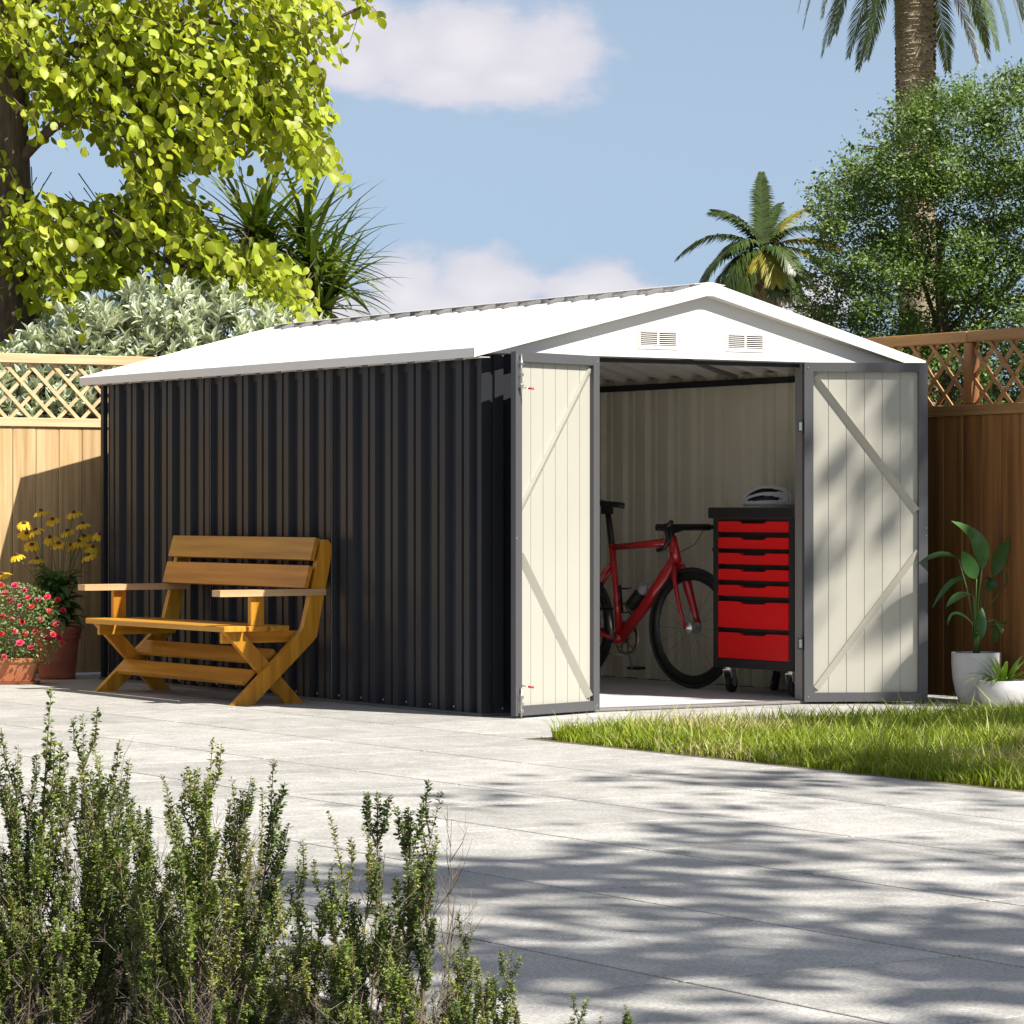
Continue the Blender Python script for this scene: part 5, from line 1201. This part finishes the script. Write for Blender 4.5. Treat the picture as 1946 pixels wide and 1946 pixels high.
def leafy_tree():
    t = 27.0; root = empty('leafy_tree', gnd(1800, t)); tag(root, 'dense small leaved green tree behind the brown fence at right', 'tree')
    m = MB(); limb(m, [gnd(1800, t), at(1800, 800, t), at(1790, 600, t), at(1785, 420, t)], 0.09, 0.03, 8); m.build('trunk', 'bark', root)
    rr = random.Random(5)
    for k in range(26):
        a = at(1795, 560+rr.uniform(-60, 200), t); e = at(rr.uniform(1640, 2100), rr.uniform(330, 680), t+rr.uniform(-.7, .7)); m = MB()
        limb(m, [a, a.lerp(e, .5)-UP*0.08, e], 0.022, 0.004, 5); m.build('limb', 'twig', root)
    # outline of the crown in the picture's proportions: left edge and top as functions
    ys = [150, 190, 260, 320, 370, 420, 480, 530, 580, 640, 700, 800]; xl = [1790, 1730, 1670, 1605, 1560, 1560, 1562, 1545, 1528, 1560, 1600, 1640]
    P = []; n = 140000
    # clumps
    cl = []
    while len(cl) < 620:
        v = rr.uniform(140, 900); u = rr.uniform(1500, 2140); 
        left = np.interp(v, ys, xl); top = np.interp(u, [1690, 1740, 1800, 1870, 1946, 2140], [270, 195, 165, 175, 150, 140])
        if u > left-4 and v > top: cl.append((u, v, rr.uniform(-0.9, 0.8), rr.uniform(20, 48)))
    cl = np.array(cl); pick = RNG.integers(0, len(cl), n); g = RNG.normal(size=(n, 3))*0.55
    u = cl[pick, 0]+g[:, 0]*cl[pick, 3]*1.15; v = cl[pick, 1]+g[:, 1]*cl[pick, 3]*0.8; d = cl[pick, 2]+g[:, 2]*cl[pick, 3]*t/FPX*1.4
    P = atn(u, v, t+d)
    D = unit(n); D[:, 2] = D[:, 2]*0.6-0.12; Nn = unit(n)*0.7+np.array([0.15, -0.5, 0.75]); R = frames(D, Nn)*(0.025+0.021*RNG.random(n))[:, None, None]
    T = (np.array([(0, 0, 0), (0.27, 0.4, 0.05), (0, 1, -0.1), (-0.27, 0.4, 0.05)], float), np.array([(0, 1, 2, 3)]))
    V, F = scatter(*T, R, P); o = link('foliage', numpy_mesh('foliage', V, F, 'bush_leaf'), root); o['kind'] = 'stuff'
    # sprays of twigs with leaves at the crown's edge
    P, D, Nn = [], [], []; tw = MB()
    for k in range(150):
        if rr.random() < 0.6: v = rr.uniform(200, 640); u = np.interp(v, ys, xl)+rr.uniform(-8, 20); dv = -RT*0.7+UP*rr.uniform(-.1, .9)+FW*rr.uniform(-.5, .5)
        else: u = rr.uniform(1700, 2000); v = np.interp(u, [1690, 1740, 1800, 1870, 1946, 2140], [270, 195, 165, 175, 150, 140])+rr.uniform(-4, 20); dv = UP+RT*rr.uniform(-.7, .4)+FW*rr.uniform(-.5, .5)
        s = at(u, v, t+rr.uniform(-.6, .6)); dv.normalize(); L_ = rr.uniform(0.10, 0.20); tw.tube([s-dv*0.1, s+dv*L_], [0.004, 0.0015], 4, caps=False)
        for i in range(9): P.append(s+dv*L_*i/8); D.append(dv*0.6+Vector(RNG.normal(size=3))*0.6); Nn.append(Vector((0.1, -0.4, 0.9))+Vector(RNG.normal(size=3))*0.4)
    tag(tw.build('twigs', 'twig', root), kind='stuff')
    P = np.array(P); R = frames(np.array(D), np.array(Nn))*(0.030+0.026*RNG.random(len(P)))[:, None, None]
    V, F = scatter(*T, R, P); o = link('edge_foliage', numpy_mesh('foliage', V, F, 'bush_leaf'), root); o['kind'] = 'stuff'
leafy_tree()

# ================================================================== FOREGROUND SHRUBS
OVAL = (np.array([(0, 0, 0), (0.36, 0.35, 0.10), (0.30, 0.75, 0.04), (0, 1, -0.06), (-0.30, 0.75, 0.04), (-0.36, 0.35, 0.10)], float), np.array([(0, 1, 2, 3), (0, 3, 4, 5)]))
def sprig_meshes():
    out = []
    for var in range(12):
        rr = random.Random(100+var); L_ = 1.0; stem = MB(); P, D, Nn, S = [], [], [], []
        bend = Vector((rr.uniform(-.20, .20), rr.uniform(-.20, .20), 0)); main = [Vector((0, 0, 0))+Vector((bend.x*s*(s-1)*1.6, bend.y*s*(s-1)*1.6, s)) for s in np.linspace(0, 1, 8)]
        stem.tube(main, [0.0052*(1-0.8*i/7) for i in range(8)], 5, 0)
        def leafy(path, s0, s1, n, big):
            for i in range(n):
                s = s0+(s1-s0)*(i+rr.uniform(-.2, .2))/n; s = min(max(s, 0), 1); f = s*(len(path)-1); k = min(int(f), len(path)-2); p = path[k].lerp(path[k+1], f-k); d = (path[k+1]-path[k]).normalized()
                for w in range(rr.randint(4, 7)):
                    a = rr.uniform(0, 2*PI); sd = d.orthogonal().normalized(); sd = Matrix.Rotation(a, 3, d) @ sd; q = rr.uniform(0.0015, 0.0065)
                    P.append(p+sd*q+d*rr.uniform(-.006, .006)); D.append(sd*rr.uniform(0.5, 1.2)+d*rr.uniform(0.0, 0.9)); Nn.append(d-sd*0.2+Vector((rr.uniform(-.5, .5), rr.uniform(-.5, .5), 0.2))); S.append(big*rr.uniform(0.6, 1.3)*(1-0.30*max(0, s-0.8)/0.2))
        leafy(main, 0.46, 0.80, 19, 0.0172); leafy(main, 0.80, 1.0, 17, 0.0150)
        nb = rr.randint(7, 11)
        for b in range(nb):
            s = rr.uniform(0.42, 0.86); f = s*7; k = min(int(f), 6); p = main[k].lerp(main[k+1], f-k); a = rr.uniform(0, 2*PI); ln = rr.uniform(0.10, 0.26)*(1.25-s*0.6)
            e = p+Vector((math.cos(a)*ln*0.26, math.sin(a)*ln*0.26, ln)); path = [p, p.lerp(e, .5)+Vector((math.cos(a), math.sin(a), 0))*ln*0.10, e]
            stem.tube(path, [0.0028, 0.0022, 0.001], 4, 0); leafy(path, 0.25, 1.0, int(ln*88), 0.0148)
        for b in range(9):     # bare grey side twigs low down
            s = rr.uniform(0.05, 0.6); f = s*7; k = int(f); p = main[k].lerp(main[k+1], f-k); a = rr.uniform(0, 2*PI); ln = rr.uniform(0.10, 0.28); e = p+Vector((math.cos(a)*ln*0.6, math.sin(a)*ln*0.6, ln*0.8))
            q = p.lerp(e, .6)+Vector((rr.uniform(-.02, .02), rr.uniform(-.02, .02), 0)); stem.tube([p, q, e], [0.0016, 0.0012, 0.0006], 3, 1, caps=False)
            for j in range(4):
                q2 = p.lerp(e, rr.uniform(.3, 1)); stem.tube([q2, q2+Vector((rr.uniform(-.04, .04), rr.uniform(-.04, .04), rr.uniform(.0, .05)))], [0.0009, 0.0004], 3, 1, caps=False)
        R = frames(np.array(D), np.array(Nn))*np.array(S)[:, None, None]; V, F = scatter(OVAL[0], OVAL[1], R, np.array(P))
        stem.add([tuple(p) for p in V], [tuple(int(i) for i in f) for f in F], 2)
        out.append(stem.mesh('sprig', ['sprig_stem', 'dead_twig', ('sprig_dark', 'sprig_mid', 'sprig_pale', 'sprig_mid', 'sprig_dark', 'sprig_mid')[var % 6]]))
    return out
def dead_mesh(seed):
    rr = random.Random(seed); m = MB()
    main = [Vector((0, 0, 0)), Vector((rr.uniform(-.05, .05), rr.uniform(-.05, .05), .5)), Vector((rr.uniform(-.12, .12), rr.uniform(-.1, .1), 1))]; m.tube(main, [0.004, 0.003, 0.0008], 4, 0)
    for b in range(14):
        s = rr.uniform(.25, .95); p = main[0].lerp(main[1], s*2) if s < .5 else main[1].lerp(main[2], s*2-1); a = rr.uniform(0, 2*PI); ln = rr.uniform(.08, .25); e = p+Vector((math.cos(a)*ln*.5, math.sin(a)*ln*.5, ln)); m.tube([p, p.lerp(e, .5)+Vector((math.cos(a), math.sin(a), 0))*.015, e], [0.0018, 0.0013, 0.0005], 3, 0, caps=False)
        for j in range(3): q = p.lerp(e, rr.uniform(.3, .9)); m.tube([q, q+Vector((rr.uniform(-.04, .04), rr.uniform(-.04, .04), rr.uniform(.02, .08)))], [0.001, 0.0004], 3, 0, caps=False)
    return m.mesh('bare_twig', 'dead_twig')
SPR = sprig_meshes(); DEAD = [dead_mesh(300+i) for i in range(4)]
def shrub(label, base, tips, fill, t, group='heather like shrubs in the foreground'):
    """tips: hand placed sprig tops (u, v); fill: (u0, u1, v0, v1, n) random lower ones"""
    c = gnd(base, t); root = empty('foreground_shrub', c); tag(root, label, 'shrub', group); rr = random.Random(int(base)+7)
    allt = [(u, v, rr.uniform(-.18, .18)) for (u, v) in tips]
    for (u0, u1, v0, v1, n) in fill:
        for k in range(n): allt.append((rr.uniform(u0, u1), rr.uniform(v0, v1), rr.uniform(-.35, .35)))
    for (u, v, d) in allt:
        tip = at(u, v, t+d); b = Vector((c.x, c.y, 0))+RT*((u-base)/FPX*t*0.42+rr.uniform(-.03, .03))+FW*(d*0.7)-UP*0.02
        ln = (tip-b).length; o = link('sprig', rr.choice(SPR), root); dv = (tip-b).normalized()
        q = dv.to_track_quat('Z', 'Y'); o.rotation_mode = 'QUATERNION'; o.rotation_quaternion = q @ Matrix.Rotation(rr.uniform(0, 2*PI), 4, 'Z').to_quaternion(); o.location = b
        s = max(ln, 0.2); o.scale = (s**0.5*0.72, s**0.5*0.72, s)
    for k in range(int(len(allt)*0.14)):
        u, v, d = rr.choice(allt); v += rr.uniform(20, 150); tip = at(u+rr.uniform(-30, 30), v, t+d); b = Vector((c.x, c.y, 0))+RT*((u-base)/FPX*t*0.7)+FW*d
        o = link('bare_twig', rr.choice(DEAD), root); dv = (tip-b); o.scale = (0.5, 0.5, dv.length); o.rotation_mode = 'QUATERNION'; o.rotation_quaternion = dv.to_track_quat('Z', 'Y') @ Matrix.Rotation(rr.uniform(0, 6), 4, 'Z').to_quaternion(); o.location = b
    return root
shrub('tallest green shrub filling the lower left corner', 120, [(98, 1305), (157, 1355), (176, 1400), (35, 1415), (190, 1435), (112, 1440), (130, 1425), (70, 1450), (8, 1470), (210, 1500), (150, 1455)],
      [(-60, 240, 1460, 1600, 12), (-80, 300, 1600, 1760, 22), (-80, 330, 1740, 1920, 38)], 5.9)
shrub('upright green shrub beside the tall corner shrub with two high spikes', 380, [(405, 1402), (520, 1440), (305, 1470), (218, 1515), (375, 1455), (440, 1475), (478, 1475), (310, 1540), (500, 1495), (395, 1470), (360, 1500), (265, 1530)],
      [(230, 520, 1520, 1640, 10), (240, 560, 1640, 1780, 16), (240, 600, 1760, 1920, 30)], 5.7)
shrub('loose open green shrub with wide spaced spikes in the middle foreground', 690, [(716, 1502), (748, 1530), (840, 1500), (625, 1540), (800, 1580), (565, 1625), (635, 1635), (830, 1600), (720, 1590), (690, 1560), (525, 1670), (770, 1560)],
      [(560, 800, 1650, 1750, 5), (560, 790, 1750, 1870, 13), (560, 840, 1780, 1920, 14)], 5.5)
shrub('small green shrub just right of the loose open shrub at the bottom', 900, [(897, 1752), (970, 1805), (835, 1790), (870, 1840), (930, 1870), (975, 1900), (860, 1790), (905, 1820)], [(830, 980, 1840, 1930, 10)], 5.3)
shrub('lowest green shrub tips showing at the bottom centre of the photo', 1130, [(1118, 1895), (1190, 1908), (1145, 1930), (1105, 1935)], [(1090, 1200, 1930, 1990, 4)], 5.2)

# ================================================================== SHADE TREES OUTSIDE THE FRAME
def shade_tree(label, base, lobes, per, leaf, seed):
    """lobes: (centre, radii, clumps)"""
    rr = random.Random(seed); root = empty('shade_tree', Vector((*base, 0))); tag(root, label, 'tree'); m = MB()
    fork = Vector((*base, 6.0)); limb(m, [Vector((*base, 0)), Vector((base[0]+.05, base[1]+.04, 2.4)), fork], 0.17, 0.10, 10); m.build('trunk', 'bark', root)
    P, D, Nn = [], [], []
    for C, A, n in lobes:
        C = Vector(C)
        m = MB(); limb(m, [fork-UP*0.1, fork.lerp(C, .35)+UP*0.3+RT*0.2, fork.lerp(C, .7)+UP*0.15-RT*0.1, C], 0.028, 0.008, 7); m.build('limb', 'bark', root)
        for k in range(n):
            while True:
                q = Vector((rr.uniform(-1, 1), rr.uniform(-1, 1), rr.uniform(-1, 1)))
                if q.length < 1: break
            c = C+Vector((q.x*A[0], q.y*A[1], q.z*A[2]))
            if k % 4 == 0: m = MB(); limb(m, [C, C.lerp(c, .6)+UP*0.08, c], 0.02, 0.006, 5); m.build('branch', 'twig', root)
            sx = rr.uniform(0.10, 0.26)
            for i in range(int(per*(sx/0.18)**1.5)): P.append(c+Vector((rr.gauss(0, sx), rr.gauss(0, sx), rr.gauss(0, sx*0.45)))); D.append(Vector(RNG.normal(size=3))); Nn.append(Vector((0, 0, 1))+Vector(RNG.normal(size=3))*0.5)
    P = np.array(P); R = frames(np.array(D), np.array(Nn))*(leaf*(0.7+0.6*RNG.random(len(P))))[:, None, None]
    V, F = scatter(*ROUND_LEAF, R, P); o = link('foliage', numpy_mesh('foliage', V, F, 'lime', None, True), root); o['kind'] = 'stuff'
def over(u, v, h):       # the point at height h whose shadow falls on the ground seen at (u, v)
    t = CAM.z*FPX/(v-YH); p = at(u, v, t); k = h/SUNV.z; return p+SUNV*k
shade_tree('broad leafy tree outside the picture shading the paving nearest the viewer', (-0.9, -17.6),
           [(over(1450, 1840, 9.3), (1.0, .8, .5), 15), (over(1750, 1780, 9.4), (.9, .8, .5), 12), (over(1100, 1800, 9.0), (.8, .6, .4), 9), (over(1050, 1655, 9.6), (.75, .28, .3), 9), (over(1250, 1690, 9.6), (.5, .3, .3), 6),
            (over(1700, 1600, 9.9), (1.2, .7, .5), 8), (over(1850, 1500, 10.2), (1.2, 1.0, .5), 7), (over(1350, 1470, 10.4), (1.3, .5, .4), 3), (over(700, 1690, 9.0), (.6, .35, .3), 6), (over(1000, 1500, 10.2), (.9, .4, .4), 2)], 18, 0.14, 3)
shade_tree('leafy tree beyond the brown fence outside the picture', (6.0, -5.6), [(tuple(Vector((2.3, -.3, .95))+SUNV*11.5), (.42, .5, .5), 3), ((3.3, -7.4, 6.6), (1.0, 1.3, .5), 12), (over(1880, 1455, 6.4), (.9, .45, .3), 9), (tuple(Vector((2.74, -.55, .62))+SUNV*9.5), (.35, .45, .4), 5)], 26, 0.14, 6)
